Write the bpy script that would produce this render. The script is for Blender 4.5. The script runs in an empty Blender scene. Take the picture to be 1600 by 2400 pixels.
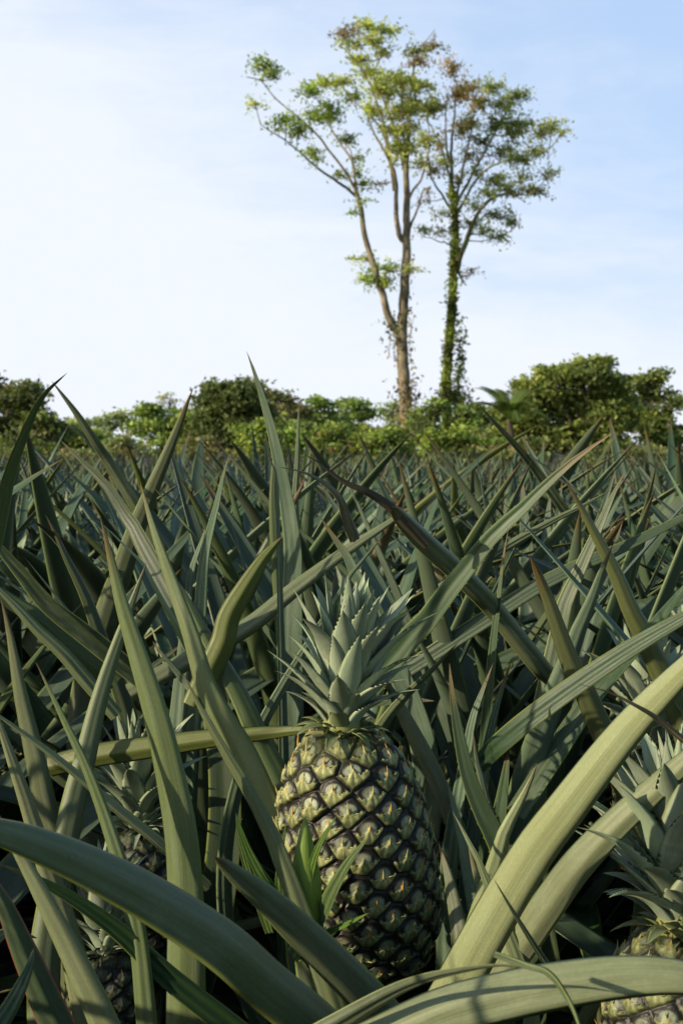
import bpy, math, random
import numpy as np
from mathutils import Vector, Matrix, Euler, Quaternion
random.seed(7); RNG = np.random.default_rng(7)
sc = bpy.context.scene
COL = sc.collection
R = math.radians

# ------------------------------------------------------------------ camera
F = 3030.0; CX, CY = 800.0, 1200.0; HOR = 1050.0; CAMZ = 1.0
pitch = math.atan((CY - HOR) / F)
cam_d = bpy.data.cameras.new('camera'); cam = bpy.data.objects.new('camera', cam_d); COL.objects.link(cam)
cam.location = (0, 0, CAMZ); cam.rotation_euler = (math.pi / 2 - pitch, 0, 0)
cam_d.sensor_fit = 'VERTICAL'; cam_d.sensor_height = 36; cam_d.lens = F / 2400 * 36
cam_d.clip_start = 0.02; cam_d.clip_end = 4000
cam_d.dof.use_dof = True; cam_d.dof.focus_distance = 1.17; cam_d.dof.aperture_fstop = 19
sc.camera = cam
cp, sp = math.cos(pitch), math.sin(pitch)

def at(px, py, D):
    """point seen at picture position px,py, D metres in front of the viewer along the ground"""
    x = (px - CX) / F; y = -(py - CY) / F
    wy = cp + y * sp; wz = -sp + y * cp
    k = D / wy
    return np.array([x * k, D, CAMZ + wz * k])
def proj(P):
    P = np.asarray(P, float) - np.array([0, 0, CAMZ])
    yc = P[..., 1] * sp + P[..., 2] * cp; zc = P[..., 1] * cp - P[..., 2] * sp
    zc = np.where(zc < 1e-3, 1e-3, zc)
    return CX + F * P[..., 0] / zc, CY - F * yc / zc, P[..., 1]

# ------------------------------------------------------------------ sun + world
SUN_EL, SUN_ROT = 22.0, -116.0
sdir = np.array([math.sin(R(SUN_ROT)) * math.cos(R(SUN_EL)), math.cos(R(SUN_ROT)) * math.cos(R(SUN_EL)), math.sin(R(SUN_EL))])
sl = bpy.data.lights.new('sun', 'SUN'); so = bpy.data.objects.new('sun', sl); COL.objects.link(so)
sl.energy = 5.0; sl.angle = R(0.6); sl.color = (1.0, 0.86, 0.58)
so.rotation_euler = Vector(-sdir).to_track_quat('-Z', 'Y').to_euler()
w = bpy.data.worlds.new('World'); sc.world = w; w.use_nodes = True
nt = w.node_tree; nt.nodes.clear()
def N(nt, t, **kw):
    n = nt.nodes.new(t)
    for k, v in kw.items(): setattr(n, k, v)
    return n
def math_node(nt, op, a, b=None, c=None, clamp=False):
    n = nt.nodes.new('ShaderNodeMath'); n.operation = op; n.use_clamp = clamp
    for i, v in enumerate((a, b, c)):
        if v is None: continue
        if isinstance(v, (int, float)): n.inputs[i].default_value = v
        else: nt.links.new(v, n.inputs[i])
    return n.outputs[0]
def mix_col(nt, f, a, b, blend='MIX'):
    n = nt.nodes.new('ShaderNodeMix'); n.data_type = 'RGBA'; n.blend_type = blend; n.clamp_factor = True
    for i, v in ((0, f), (6, a), (7, b)):
        if isinstance(v, (int, float)): n.inputs[i].default_value = v
        elif isinstance(v, (tuple, list)): n.inputs[i].default_value = (*v[:3], 1)
        else: nt.links.new(v, n.inputs[i])
    return n.outputs[2]
def noise(nt, vec, scale, detail=4, rough=.55, dist=0.0):
    n = N(nt, 'ShaderNodeTexNoise'); n.inputs['Scale'].default_value = scale
    n.inputs['Detail'].default_value = detail; n.inputs['Roughness'].default_value = rough
    n.inputs['Distortion'].default_value = dist
    if vec is not None: nt.links.new(vec, n.inputs['Vector'])
    return n.outputs['Fac']
def sstep(nt, v, lo, hi):
    n = N(nt, 'ShaderNodeMapRange'); n.interpolation_type = 'SMOOTHSTEP'
    nt.links.new(v, n.inputs[0]); n.inputs[1].default_value = lo; n.inputs[2].default_value = hi
    return n.outputs[0]
sky = N(nt, 'ShaderNodeTexSky'); sky.sky_type = 'NISHITA'; sky.sun_disc = False
sky.sun_elevation = R(SUN_EL); sky.sun_rotation = R(SUN_ROT); sky.air_density = 1.0; sky.dust_density = 1.2; sky.ozone_density = 2.0
bg = N(nt, 'ShaderNodeBackground'); bg.inputs[1].default_value = 0.1
tc = N(nt, 'ShaderNodeTexCoord'); sx = N(nt, 'ShaderNodeSeparateXYZ'); nt.links.new(tc.outputs['Generated'], sx.inputs[0])
mp = N(nt, 'ShaderNodeMapping'); mp.inputs['Scale'].default_value = (1.0, 1.0, 3.2); mp.inputs['Location'].default_value = (0.3, 0.1, 0.55)
nt.links.new(tc.outputs['Generated'], mp.inputs[0])
n1 = noise(nt, mp.outputs[0], 3.0, 6, .55, .6); n2 = noise(nt, mp.outputs[0], 11.0, 5, .6, .8)
X, Y, Z = sx.outputs
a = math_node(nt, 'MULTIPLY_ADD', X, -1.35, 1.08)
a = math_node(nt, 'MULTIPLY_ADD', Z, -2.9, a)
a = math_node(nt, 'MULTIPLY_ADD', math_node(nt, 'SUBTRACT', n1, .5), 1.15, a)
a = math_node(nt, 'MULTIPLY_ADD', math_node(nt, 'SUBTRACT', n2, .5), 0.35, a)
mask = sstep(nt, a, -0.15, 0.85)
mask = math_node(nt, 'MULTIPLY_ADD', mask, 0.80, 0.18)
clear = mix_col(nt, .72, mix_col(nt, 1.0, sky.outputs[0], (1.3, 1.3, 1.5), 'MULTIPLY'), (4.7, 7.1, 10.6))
fr_ = math_node(nt, 'MULTIPLY', sstep(nt, Y, 0.15, 0.88), math_node(nt, 'SUBTRACT', 1.0, sstep(nt, Z, 0.35, 0.62)))  # bright sky kept to the front; unseen sky dimmed to weaken ambient light
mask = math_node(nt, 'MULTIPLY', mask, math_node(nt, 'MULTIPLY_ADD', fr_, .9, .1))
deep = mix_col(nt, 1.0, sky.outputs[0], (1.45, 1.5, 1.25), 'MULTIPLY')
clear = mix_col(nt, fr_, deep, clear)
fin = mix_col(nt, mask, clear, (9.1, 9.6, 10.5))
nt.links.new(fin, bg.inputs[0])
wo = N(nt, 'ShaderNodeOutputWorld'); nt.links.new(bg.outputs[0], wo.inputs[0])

# ------------------------------------------------------------------ materials
def new_mat(name):
    m = bpy.data.materials.new(name); m.use_nodes = True; nt = m.node_tree; nt.nodes.clear()
    o = N(nt, 'ShaderNodeOutputMaterial'); b = N(nt, 'ShaderNodeBsdfPrincipled'); nt.links.new(b.outputs[0], o.inputs[0])
    return m, nt, b, o
def attr(nt, name, out='Fac'):
    n = N(nt, 'ShaderNodeAttribute'); n.attribute_name = name; return n.outputs[out]

def leaf_material(name, under, upper, margin, tip=(.12, .08, .035), tip_amt=1.0, bloom=(.30, .34, .30), bloom_amt=.35, rough=.46, dry=0.0):
    m, nt, b, o = new_mat(name)
    ac, al, sd, rn = attr(nt, 'across'), attr(nt, 'along'), attr(nt, 'side'), attr(nt, 'rnd')
    oi = N(nt, 'ShaderNodeObjectInfo'); rnd = math_node(nt, 'FRACT', math_node(nt, 'ADD', oi.outputs['Random'], rn))
    cv = N(nt, 'ShaderNodeCombineXYZ')
    nt.links.new(math_node(nt, 'MULTIPLY', ac, 46), cv.inputs[0]); nt.links.new(math_node(nt, 'MULTIPLY', al, 5), cv.inputs[1]); nt.links.new(math_node(nt, 'MULTIPLY', rnd, 40), cv.inputs[2])
    stri = noise(nt, cv.outputs[0], 1.0, 4, .6)
    cv2 = N(nt, 'ShaderNodeCombineXYZ')
    nt.links.new(math_node(nt, 'MULTIPLY', ac, 2.5), cv2.inputs[0]); nt.links.new(math_node(nt, 'MULTIPLY', al, 9), cv2.inputs[1]); nt.links.new(math_node(nt, 'MULTIPLY', rnd, 33), cv2.inputs[2])
    blot = noise(nt, cv2.outputs[0], 1.0, 6, .62, .4)
    geo = N(nt, 'ShaderNodeTexCoord')
    fine = noise(nt, geo.outputs['Object'], 420, 2, .6); spk = noise(nt, geo.outputs['Object'], 75, 3, .7)
    c = mix_col(nt, sd, under, upper)
    hsv = N(nt, 'ShaderNodeHueSaturation'); nt.links.new(c, hsv.inputs['Color'])
    nt.links.new(math_node(nt, 'MULTIPLY_ADD', rnd, .035, .484), hsv.inputs['Hue'])
    nt.links.new(math_node(nt, 'MULTIPLY_ADD', math_node(nt, 'FRACT', math_node(nt, 'MULTIPLY', rnd, 7.3)), .45, .75), hsv.inputs['Value'])
    nt.links.new(math_node(nt, 'MULTIPLY_ADD', math_node(nt, 'FRACT', math_node(nt, 'MULTIPLY', rnd, 3.7)), .4, .8), hsv.inputs['Saturation'])
    c = hsv.outputs[0]
    c = mix_col(nt, math_node(nt, 'MULTIPLY', sstep(nt, blot, .42, .72), bloom_amt), c, bloom)
    c = mix_col(nt, math_node(nt, 'MULTIPLY', sstep(nt, stri, .38, .66), .36), c, mix_col(nt, 1.0, c, (.42, .48, .40), 'MULTIPLY'))
    c = mix_col(nt, math_node(nt, 'MULTIPLY', sstep(nt, fine, .42, .75), .22), c, mix_col(nt, 1.0, c, (1.6, 1.6, 1.5), 'MULTIPLY'))
    # sparse dark freckles and scars
    c = mix_col(nt, math_node(nt, 'MULTIPLY', sstep(nt, spk, .70, .78), .55), c, (.05, .045, .02))
    e = math_node(nt, 'ABSOLUTE', math_node(nt, 'MULTIPLY_ADD', ac, 2, -1))
    c = mix_col(nt, math_node(nt, 'MULTIPLY', sstep(nt, e, .86, .97), .75), c, margin)
    tl = math_node(nt, 'ADD', al, math_node(nt, 'MULTIPLY', math_node(nt, 'SUBTRACT', blot, .5), .12))
    tl = math_node(nt, 'MULTIPLY_ADD', math_node(nt, 'SUBTRACT', math_node(nt, 'FRACT', math_node(nt, 'MULTIPLY', rnd, 5.1)), 1), .05, tl)
    c = mix_col(nt, math_node(nt, 'MULTIPLY', sstep(nt, tl, .90 - dry, .975 - dry * .9), tip_amt), c, tip)
    # pale, almost white base
    nt.links.new(c, b.inputs['Base Color'])
    b.inputs['Roughness'].default_value = rough
    nt.links.new(math_node(nt, 'MULTIPLY_ADD', blot, .3, rough - .15), b.inputs['Roughness'])
    b.inputs['Specular IOR Level'].default_value = .42
    b.inputs['Subsurface Weight'].default_value = 0.0
    bp = N(nt, 'ShaderNodeBump'); bp.inputs['Strength'].default_value = .35; bp.inputs['Distance'].default_value = .0006
    nt.links.new(math_node(nt, 'ADD', stri, math_node(nt, 'MULTIPLY', fine, .3)), bp.inputs['Height']); nt.links.new(bp.outputs[0], b.inputs['Normal'])
    return m
M = {}
M['leaf'] = leaf_material('leaf_wax', (.138, .165, .088), (.048, .080, .038), (.24, .30, .07), bloom=(.20, .245, .175))
M['field'] = leaf_material('leaf_field', (.095, .130, .082), (.042, .074, .047), (.16, .22, .07), bloom=(.145, .18, .14))
M['pale'] = leaf_material('leaf_pale_underside', (.245, .278, .138), (.07, .12, .05), (.27, .33, .08), bloom=(.28, .325, .21))
M['blue'] = leaf_material('leaf_blue_bloom', (.125, .170, .118), (.085, .135, .09), (.18, .24, .10), bloom=(.20, .25, .19), bloom_amt=.6)
M['olive'] = leaf_material('leaf_olive', (.12, .14, .045), (.06, .085, .028), (.16, .17, .05), bloom=(.12, .135, .05))
M['dark'] = leaf_material('leaf_dark_upper', (.075, .10, .045), (.030, .065, .028), (.20, .24, .05), bloom=(.06, .09, .055))
M['young'] = leaf_material('leaf_young_green', (.11, .165, .045), (.075, .13, .035), (.20, .30, .05), tip_amt=.2, bloom=(.16, .25, .07), bloom_amt=.2)
M['dry'] = leaf_material('leaf_dry', (.21, .175, .105), (.14, .11, .065), (.2, .13, .08), bloom=(.33, .27, .18), dry=.1, rough=.7)
M['drydark'] = leaf_material('leaf_dead_tip', (.050, .042, .026), (.035, .028, .016), (.07, .045, .025), bloom=(.09, .06, .04), rough=.7)
M['redrim'] = leaf_material('leaf_red_margin', (.085, .115, .07), (.045, .085, .045), (.55, .09, .06), bloom=(.15, .18, .12))
M['crown'] = leaf_material('crown_leaf', (.34, .40, .30), (.30, .37, .27), (.27, .31, .11), tip=(.26, .26, .09), tip_amt=.5, bloom=(.42, .47, .38), bloom_amt=.55, rough=.42)
M['crown_low'] = leaf_material('crown_base_leaf', (.20, .24, .12), (.16, .20, .10), (.27, .26, .08), tip=(.30, .17, .05), tip_amt=.8, bloom=(.25, .28, .13))

def tint_material(name, trans=.35, rough=.6):
    m, nt, b, o = new_mat(name)
    c = attr(nt, 'tint', 'Color'); g = N(nt, 'ShaderNodeNewGeometry')
    n = noise(nt, g.outputs['Position'], 1.3, 3)
    c = mix_col(nt, .45, c, mix_col(nt, sstep(nt, n, .3, .7), (.55, .6, .5), (1.5, 1.45, 1.2)), 'MULTIPLY')
    nt.links.new(c, b.inputs['Base Color']); b.inputs['Roughness'].default_value = rough
    b.inputs['Specular IOR Level'].default_value = .3
    t = N(nt, 'ShaderNodeBsdfTranslucent'); nt.links.new(mix_col(nt, 1, c, (1.2, 1.3, .5), 'MULTIPLY'), t.inputs[0])
    mx = N(nt, 'ShaderNodeMixShader'); mx.inputs[0].default_value = trans
    nt.links.new(b.outputs[0], mx.inputs[1]); nt.links.new(t.outputs[0], mx.inputs[2]); nt.links.new(mx.outputs[0], o.inputs[0])
    return m
M['foliage'] = tint_material('foliage')
def bark_material(name, c1, c2, moss, moss_amt, scale=1.0):
    m, nt, b, o = new_mat(name); t = N(nt, 'ShaderNodeTexCoord')
    mpn = N(nt, 'ShaderNodeMapping'); mpn.inputs['Scale'].default_value = (scale, scale, scale * .35); nt.links.new(t.outputs['Object'], mpn.inputs[0])
    n = noise(nt, mpn.outputs[0], 5, 6, .7, .5); n3 = noise(nt, t.outputs['Object'], 1.1, 5, .6)
    c = mix_col(nt, sstep(nt, n, .35, .65), c1, c2); c = mix_col(nt, math_node(nt, 'MULTIPLY', sstep(nt, n3, .38, .62), moss_amt), c, moss)
    nt.links.new(c, b.inputs['Base Color']); b.inputs['Roughness'].default_value = .9
    bp = N(nt, 'ShaderNodeBump'); bp.inputs['Distance'].default_value = .06; bp.inputs['Strength'].default_value = .8; nt.links.new(n, bp.inputs['Height']); nt.links.new(bp.outputs[0], b.inputs['Normal'])
    return m
M['bark'] = bark_material('bark_pale', (.13, .105, .08), (.44, .36, .27), (.10, .08, .05), .5)
M['bark_green'] = bark_material('bark_mossy', (.10, .10, .05), (.30, .27, .15), (.13, .18, .04), .9)
M['bark_dark'] = bark_material('bark_dark', (.04, .03, .025), (.13, .10, .07), (.05, .06, .03), .5)
# soil
m, nt, b, o = new_mat('soil'); t = N(nt, 'ShaderNodeTexCoord')
n = noise(nt, t.outputs['Object'], 9, 8, .7); n3 = noise(nt, t.outputs['Object'], .8, 4)
c = mix_col(nt, sstep(nt, n, .3, .7), (.018, .013, .009), (.07, .05, .033)); c = mix_col(nt, math_node(nt, 'MULTIPLY', sstep(nt, n3, .45, .7), .5), c, (.04, .055, .02))
nt.links.new(c, b.inputs['Base Color']); b.inputs['Roughness'].default_value = .95
bp = N(nt, 'ShaderNodeBump'); bp.inputs['Distance'].default_value = .03; nt.links.new(n, bp.inputs['Height']); nt.links.new(bp.outputs[0], b.inputs['Normal']); M['soil'] = m
# fruit skin : colours carried by attributes
m, nt, b, o = new_mat('pineapple_skin'); c = attr(nt, 'tint', 'Color'); gl = attr(nt, 'gloss'); t = N(nt, 'ShaderNodeTexCoord')
n = noise(nt, t.outputs['Object'], 260, 4, .65); n3 = noise(nt, t.outputs['Object'], 60, 3, .6)
c = mix_col(nt, .55, c, mix_col(nt, sstep(nt, n, .3, .7), (.5, .5, .5), (1.55, 1.5, 1.35)), 'MULTIPLY')
c = mix_col(nt, math_node(nt, 'MULTIPLY', sstep(nt, n3, .58, .72), .3), c, (.10, .05, .03))
nt.links.new(c, b.inputs['Base Color'])
nt.links.new(math_node(nt, 'MULTIPLY_ADD', gl, -.20, .66), b.inputs['Roughness'])
b.inputs['Specular IOR Level'].default_value = .5
bp = N(nt, 'ShaderNodeBump'); bp.inputs['Distance'].default_value = .0009; bp.inputs['Strength'].default_value = .6; nt.links.new(n, bp.inputs['Height']); nt.links.new(bp.outputs[0], b.inputs['Normal'])
M['skin'] = m
m, nt, b, o = new_mat('stalk_green'); t = N(nt, 'ShaderNodeTexCoord'); n = noise(nt, t.outputs['Object'], 40, 5)
nt.links.new(mix_col(nt, n, (.05, .06, .02), (.17, .18, .08)), b.inputs['Base Color']); b.inputs['Roughness'].default_value = .7; M['stalk'] = m

# ------------------------------------------------------------------ mesh helpers
def mk_mesh(name, V, Q, mat, attrs=None, tris=None, smooth=True):
    V = np.asarray(V, np.float32); Q = np.asarray(Q, np.int32).reshape(-1, 4)
    T = np.asarray(tris, np.int32).reshape(-1, 3) if tris is not None else np.zeros((0, 3), np.int32)
    me = bpy.data.meshes.new(name)
    me.vertices.add(len(V)); me.vertices.foreach_set('co', V.ravel())
    loops = np.concatenate([Q.ravel(), T.ravel()])
    me.loops.add(len(loops)); me.loops.foreach_set('vertex_index', loops)
    starts = np.concatenate([np.arange(len(Q)) * 4, len(Q) * 4 + np.arange(len(T)) * 3]).astype(np.int32)
    me.polygons.add(len(starts)); me.polygons.foreach_set('loop_start', starts)
    me.polygons.foreach_set('use_smooth', np.full(len(starts), smooth))
    for k, v in (attrs or {}).items():
        v = np.asarray(v, np.float32)
        if v.ndim == 2:
            a = me.attributes.new(k, 'FLOAT_COLOR', 'POINT'); a.data.foreach_set('color', np.c_[v, np.ones(len(v), np.float32)].ravel().astype(np.float32))
        else:
            a = me.attributes.new(k, 'FLOAT', 'POINT'); a.data.foreach_set('value', v)
    me.materials.append(mat); me.update(calc_edges=True); me.validate()
    return me
def obj(name, me, parent=None, loc=None):
    o = bpy.data.objects.new(name, me); COL.objects.link(o)
    if parent is not None: o.parent = parent
    if loc is not None: o.location = loc
    return o
def tag(o, label, cat, group=None, kind=None):
    if label: o['label'] = label
    if cat: o['category'] = cat
    if group: o['group'] = group
    if kind: o['kind'] = kind
    return o
def empty(name, loc, label, cat, group=None):
    o = bpy.data.objects.new(name, None); COL.objects.link(o); o.location = Vector(loc); o.empty_display_size = .1
    return tag(o, label, cat, group)
def norm(v): return v / np.maximum(np.linalg.norm(v, axis=-1, keepdims=True), 1e-9)
def catmull(P, n):
    P = np.asarray(P, float); P = np.vstack([2 * P[0] - P[1], P, 2 * P[-1] - P[-2]])
    out = []
    for i in range(1, len(P) - 2):
        t = np.linspace(0, 1, 20, endpoint=False)[:, None]; a, b_, c, d = P[i - 1:i + 3]
        out.append(.5 * ((2 * b_) + (-a + c) * t + (2 * a - 5 * b_ + 4 * c - d) * t ** 2 + (-a + 3 * b_ - 3 * c + d) * t ** 3))
    out = np.vstack(out + [P[-2:-1]])
    s = np.r_[0, np.cumsum(np.linalg.norm(np.diff(out, axis=0), axis=1))]
    u = np.linspace(0, s[-1], n)
    return np.stack([np.interp(u, s, out[:, k]) for k in range(out.shape[1])], 1), s[-1]

def leaf_arrays(C, Nv, W, arc, th, m=9, seed=0.0, teeth=0, toothlen=.0016, ripple=.00035, wob=0.0):
    """closed channelled blade: C centre line, Nv convex side, W widths, arc half angle of the channel"""
    n = len(C); T = norm(np.gradient(C, axis=0)); Nv = norm(Nv - (Nv * T).sum(1, keepdims=True) * T); S = np.cross(T, Nv)
    arc = np.broadcast_to(np.asarray(arc, float), (n,)); W = np.asarray(W, float)
    a = np.linspace(-1, 1, m); rr = W / (2 * np.sin(arc))
    phi = a[None, :] * arc[:, None]
    rip = ripple * np.cos(a * math.pi * 2.5 + seed * 6)[None, :] * (W / max(W.max(), 1e-6))[:, None]
    ox = rr[:, None] * np.sin(phi); oy = rr[:, None] * (np.cos(phi) - 1) + rip
    if wob: oy = oy + wob * np.sin(np.linspace(0, 9, n) + seed * 20)[:, None] * (a[None, :] ** 2) * W[:, None]
    outer = C[:, None] + S[:, None] * ox[..., None] + Nv[:, None] * oy[..., None]
    tt = (th * np.minimum(1, W / W.max() + .1))[:, None] * np.sqrt(np.clip(1 - a[1:-1] ** 2, 0, 1))[None, :]
    inner = outer[:, 1:-1] - Nv[:, None] * tt[..., None]
    ring = np.concatenate([outer, inner[:, ::-1]], 1); k = ring.shape[1]
    V = ring.reshape(-1, 3)
    i = np.arange(n - 1)[:, None]; j = np.arange(k)[None, :]; j2 = (j + 1) % k
    Q = np.stack([i * k + j, i * k + j2, (i + 1) * k + j2, (i + 1) * k + j], -1).reshape(-1, 4)
    across = np.r_[(a + 1) / 2, ((a[1:-1] + 1) / 2)[::-1]]; side = np.r_[np.zeros(m), np.ones(m - 2)]
    side[0] = side[m - 1] = .3
    al = np.linspace(0, 1, n)
    at_ = dict(across=np.tile(across, n), side=np.tile(side, n), along=np.repeat(al, k), rnd=np.full(n * k, seed % 1.0))
    tris = []
    if teeth:
        Vx = []; base = len(V)
        for e, sg in ((0, -1), (m - 1, 1)):
            for q in np.linspace(.06, .97, teeth):
                f = q * (n - 1); i0 = int(f); fr = f - i0
                if i0 >= n - 1: continue
                p = outer[i0, e] * (1 - fr) + outer[i0 + 1, e] * fr
                l = toothlen * min(1, W[i0] / W.max() * 1.6)
                Vx += [p - T[i0] * l * .7, p + T[i0] * l * .5, p + S[i0] * sg * l + T[i0] * l * 1.0]
                tris.append([base, base + 1, base + 2]); base += 3
        V = np.vstack([V, Vx]); nx = len(Vx)
        at_['across'] = np.r_[at_['across'], np.ones(nx)]; at_['side'] = np.r_[at_['side'], np.zeros(nx)]
        at_['along'] = np.r_[at_['along'], np.full(nx, .5)]; at_['rnd'] = np.r_[at_['rnd'], np.full(nx, seed % 1.0)]
    return V, Q, at_, tris
def wprof(n, e=2.2, p=.8, base=1.0):
    s = 1 - np.linspace(0, 1, n); w = (1 - (1 - s) ** e) ** p
    t = 1 - s
    w = w * (base + (1 - base) * np.clip(t / .25, 0, 1))
    return np.maximum(w, .006)

# prototype leaves (local: base at origin, grows +Z, leans to +X, convex side +X)
def proto_leaf(L, W, curv, side, twist, n, m, seed, mat, teeth=0, arcd=58, th=.0022, e=2.2, p=.8):
    s = np.linspace(0, 1, n); ph = R(curv) * s ** 1.4; ps = R(side) * s ** 1.2
    T = np.stack([np.sin(ph) * np.cos(ps), np.sin(ps), np.cos(ph) * np.cos(ps)], 1)
    C = np.vstack([[0, 0, 0], np.cumsum((T[1:] + T[:-1]) / 2 * L / (n - 1), axis=0)])
    Nv = np.stack([np.cos(ph), 0 * ph, -np.sin(ph)], 1); S = np.cross(T, Nv); tw = R(twist) * s
    Nv = Nv * np.cos(tw)[:, None] + S * np.sin(tw)[:, None]
    V, Q, A, tr = leaf_arrays(C, Nv, W * wprof(n, e, p, .85), R(arcd) * (1 - .25 * s), th, m, seed, teeth, wob=.02)
    return V, Q, A, tr, C
LEAFS = []; LEAFC = []; LOWL = []
for i in range(16):
    cv = [3, 8, 14, 20, 27, 35, 5, 11, 18, 42, 9, 24, 55, 6, 16, 30][i]; r = random.Random(i)
    pr = proto_leaf(1, 1, cv, r.uniform(-9, 9), r.uniform(-45, 45), 26, 9, r.random(), M['field'])
    # widths are relative to length; unit mesh: length 1, width .062
    wd = r.uniform(.052, .078)
    V, Q, A, tr, C = proto_leaf(1, wd, cv, r.uniform(-9, 9), r.uniform(-45, 45), 26, 9, r.random(), M['field'], teeth=0, arcd=r.uniform(45, 68), th=.003, e=r.uniform(1.7, 2.6), p=r.uniform(.75, 1.0))
    LEAFS.append(mk_mesh('leaf', V, Q, M['field'], A)); LEAFC.append(C)
    V, Q, A, tr, C = proto_leaf(1, wd * 1.02, cv, r.uniform(-9, 9), r.uniform(-45, 45), 8, 3, r.random(), M['field'], arcd=55, th=.003)
    LOWL.append((V, Q, A))
def with_mat(me, mat):
    m2 = me.copy(); m2.materials.clear(); m2.materials.append(mat); return m2
LEAF_VAR = {k: [with_mat(me, M[k]) for me in LEAFS] for k in ('blue', 'olive', 'dark', 'leaf', 'dry')}
LEAF_VAR['field'] = LEAFS

# ------------------------------------------------------------------ fruit
def fruit_profile(s, H, Rm):
    # s 0 bottom .. 1 top ; superellipse barrel, wider low, narrow shoulders
    x = (s - .42) / np.where(s < .42, .46, .60)
    return Rm * np.clip(1 - np.abs(x) ** 2.5, 0, 1) ** .5
def fruit_mesh(H=.225, dark=1.0, Rm=.0652, nu=400, nv=340, eyes=186, seed=1):
    rg = np.random.default_rng(seed); GA = math.pi * (3 - math.sqrt(5))
    s = (np.linspace(0, 1, nv)) * .985 + .006; r = np.maximum(fruit_profile(s, H, Rm), Rm * .24 * (s > .5) + .004)
    ds = np.gradient(s) * H; arc = np.cumsum(np.sqrt(ds ** 2 + np.gradient(r) ** 2)); arc -= arc[0]
    area = np.cumsum(r * np.gradient(arc)); area = area / area[-1]
    ke = (np.arange(eyes) + .5) / eyes; earc = np.interp(ke, area, arc); eth = (np.arange(eyes) * GA) % (2 * math.pi)
    eth = eth + rg.normal(0, .018, eyes); earc = earc + rg.normal(0, .0007, eyes)
    A_tot = 2 * math.pi * np.sum(r * np.gradient(arc)); sp_ = math.sqrt(A_tot / eyes)   # cell size
    th = np.linspace(0, 2 * math.pi, nu, endpoint=False)
    TH, AR = np.meshgrid(th, arc); RR = np.repeat(r[:, None], nu, 1)
    shape = TH.shape; THf, ARf, RRf = TH.ravel(), AR.ravel(), RR.ravel()
    U = np.zeros(THf.size); Vv = np.zeros(THf.size); E = np.zeros(THf.size); ID = np.zeros(THf.size, int)
    for c0 in range(0, THf.size, 20000):
        sl_ = slice(c0, c0 + 20000)
        dt = (THf[sl_, None] - eth[None] + math.pi) % (2 * math.pi) - math.pi
        dx = dt * RRf[sl_, None] / sp_; dy = (ARf[sl_, None] - earc[None]) / sp_
        d = np.sqrt(dx ** 2 + (dy * 1.05) ** 2)
        i2 = np.argpartition(d, 1, axis=1)[:, :2]; dd = np.take_along_axis(d, i2, 1); o_ = np.argsort(dd, 1)
        i2 = np.take_along_axis(i2, o_, 1); dd = np.take_along_axis(dd, o_, 1); k = np.arange(len(dx))
        U[sl_] = dx[k, i2[:, 0]]; Vv[sl_] = dy[k, i2[:, 0]]; E[sl_] = dd[:, 1] - dd[:, 0]; ID[sl_] = i2[:, 0]
    def ss(x, a, b_): t = np.clip((x - a) / (b_ - a), 0, 1); return t * t * (3 - 2 * t)
    er = rg.beta(.8, .8, eyes)[ID]; er2 = rg.random(eyes)[ID]
    shrink = rg.random(eyes)[ID]
    au = np.abs(U)
    # bract: lower part of the cell, its top edge rising to a point in the middle, horns to the sides
    top = .24 * np.exp(-(au / .075) ** 1.0) - .06 - .20 * au + .16 * ss(au, .26, .5) + .025 * np.sin(U * 40 + er * 9)
    br = ss(top - Vv, -.02, .035)
    dd_ = np.sqrt((U / 1.08) ** 2 + ((Vv - .06) / .92) ** 2)
    dome = 1 - ss(dd_, .20, .33); ring = ss(dd_, .27, .35)
    lowfade = ss(-Vv, .26, .42)
    H_ = .0020 * ss(E, 0, .20) + .0017 * np.sqrt(np.clip(1 - (dd_ / .52) ** 2, 0, 1)) * (1 - br) - .0009 * (ring * (1 - ss(dd_, .38, .5))) * (1 - br)
    H_ = H_ + br * (.0007 * np.abs(np.sin(np.arctan2(U, -(Vv - .12)) * 5))) + br * (.0018 * (1 - ss(np.abs(Vv - .05), .0, .62)) + .0012) * ss(E, 0, .1)
    H_ = H_ * (sp_ / .024)
    groove = 1 - ss(E, .02, .17)
    black = np.array([.012, .009, .009]); purple = np.array([.045, .036, .028]); grey = np.array([.33, .36, .27]); green = np.array([.13, .15, .05]); pale = np.array([.50, .50, .25]); yel = np.array([.60, .45, .14])
    L = lambda a_, b_, t: a_ + (b_ - a_) * t[:, None]
    star = np.abs(np.sin(np.arctan2(U, -(Vv - .12)) * 5))                       # radial streaks of the bract
    cb = L(L(green[None], pale[None], np.clip(.55 + .5 * er - .75 * star + .2, 0, 1) * (1 - ss(au, .28, .5) * .55)), yel[None], np.clip(1 - au / .13, 0, 1) * .7 * ss(Vv, -.2, .05))
    cb = L(cb, green[None] * .6, ss(-Vv, .22, .46) * .75)
    cd = L(purple[None], grey[None], np.clip(dome * (.55 + .6 * er2), 0, 1)); cd = L(cd, black[None], ring * .95)
    cc = L(cd, cb, br); cc = L(cc, black[None], np.clip(groove * 1.1, 0, 1) * np.where(Vv > -.1, .97, .88))
    cc = L(cc, cc * .5 + green[None] * .35, ss(THf * 0 + ARf / arc[-1], .86, .98))
    cc = L(cc, cc * np.array([.8, .85, .8])[None], shrink * .7)
    cc = L(cc, cc * np.array([.42, .50, .42])[None], 1 - ss(ARf / arc[-1], .12, .52))  # shade on the lower fruit, put into the skin colour
    gloss = np.clip((1 - br) * .9 + groove * .3, 0, 1)
    lump = rg.normal(0, 1, eyes)[ID]; H_ = H_ * (1 + .22 * lump) 
    zz = np.repeat((s * H)[:, None], nu, 1).ravel()
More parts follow.
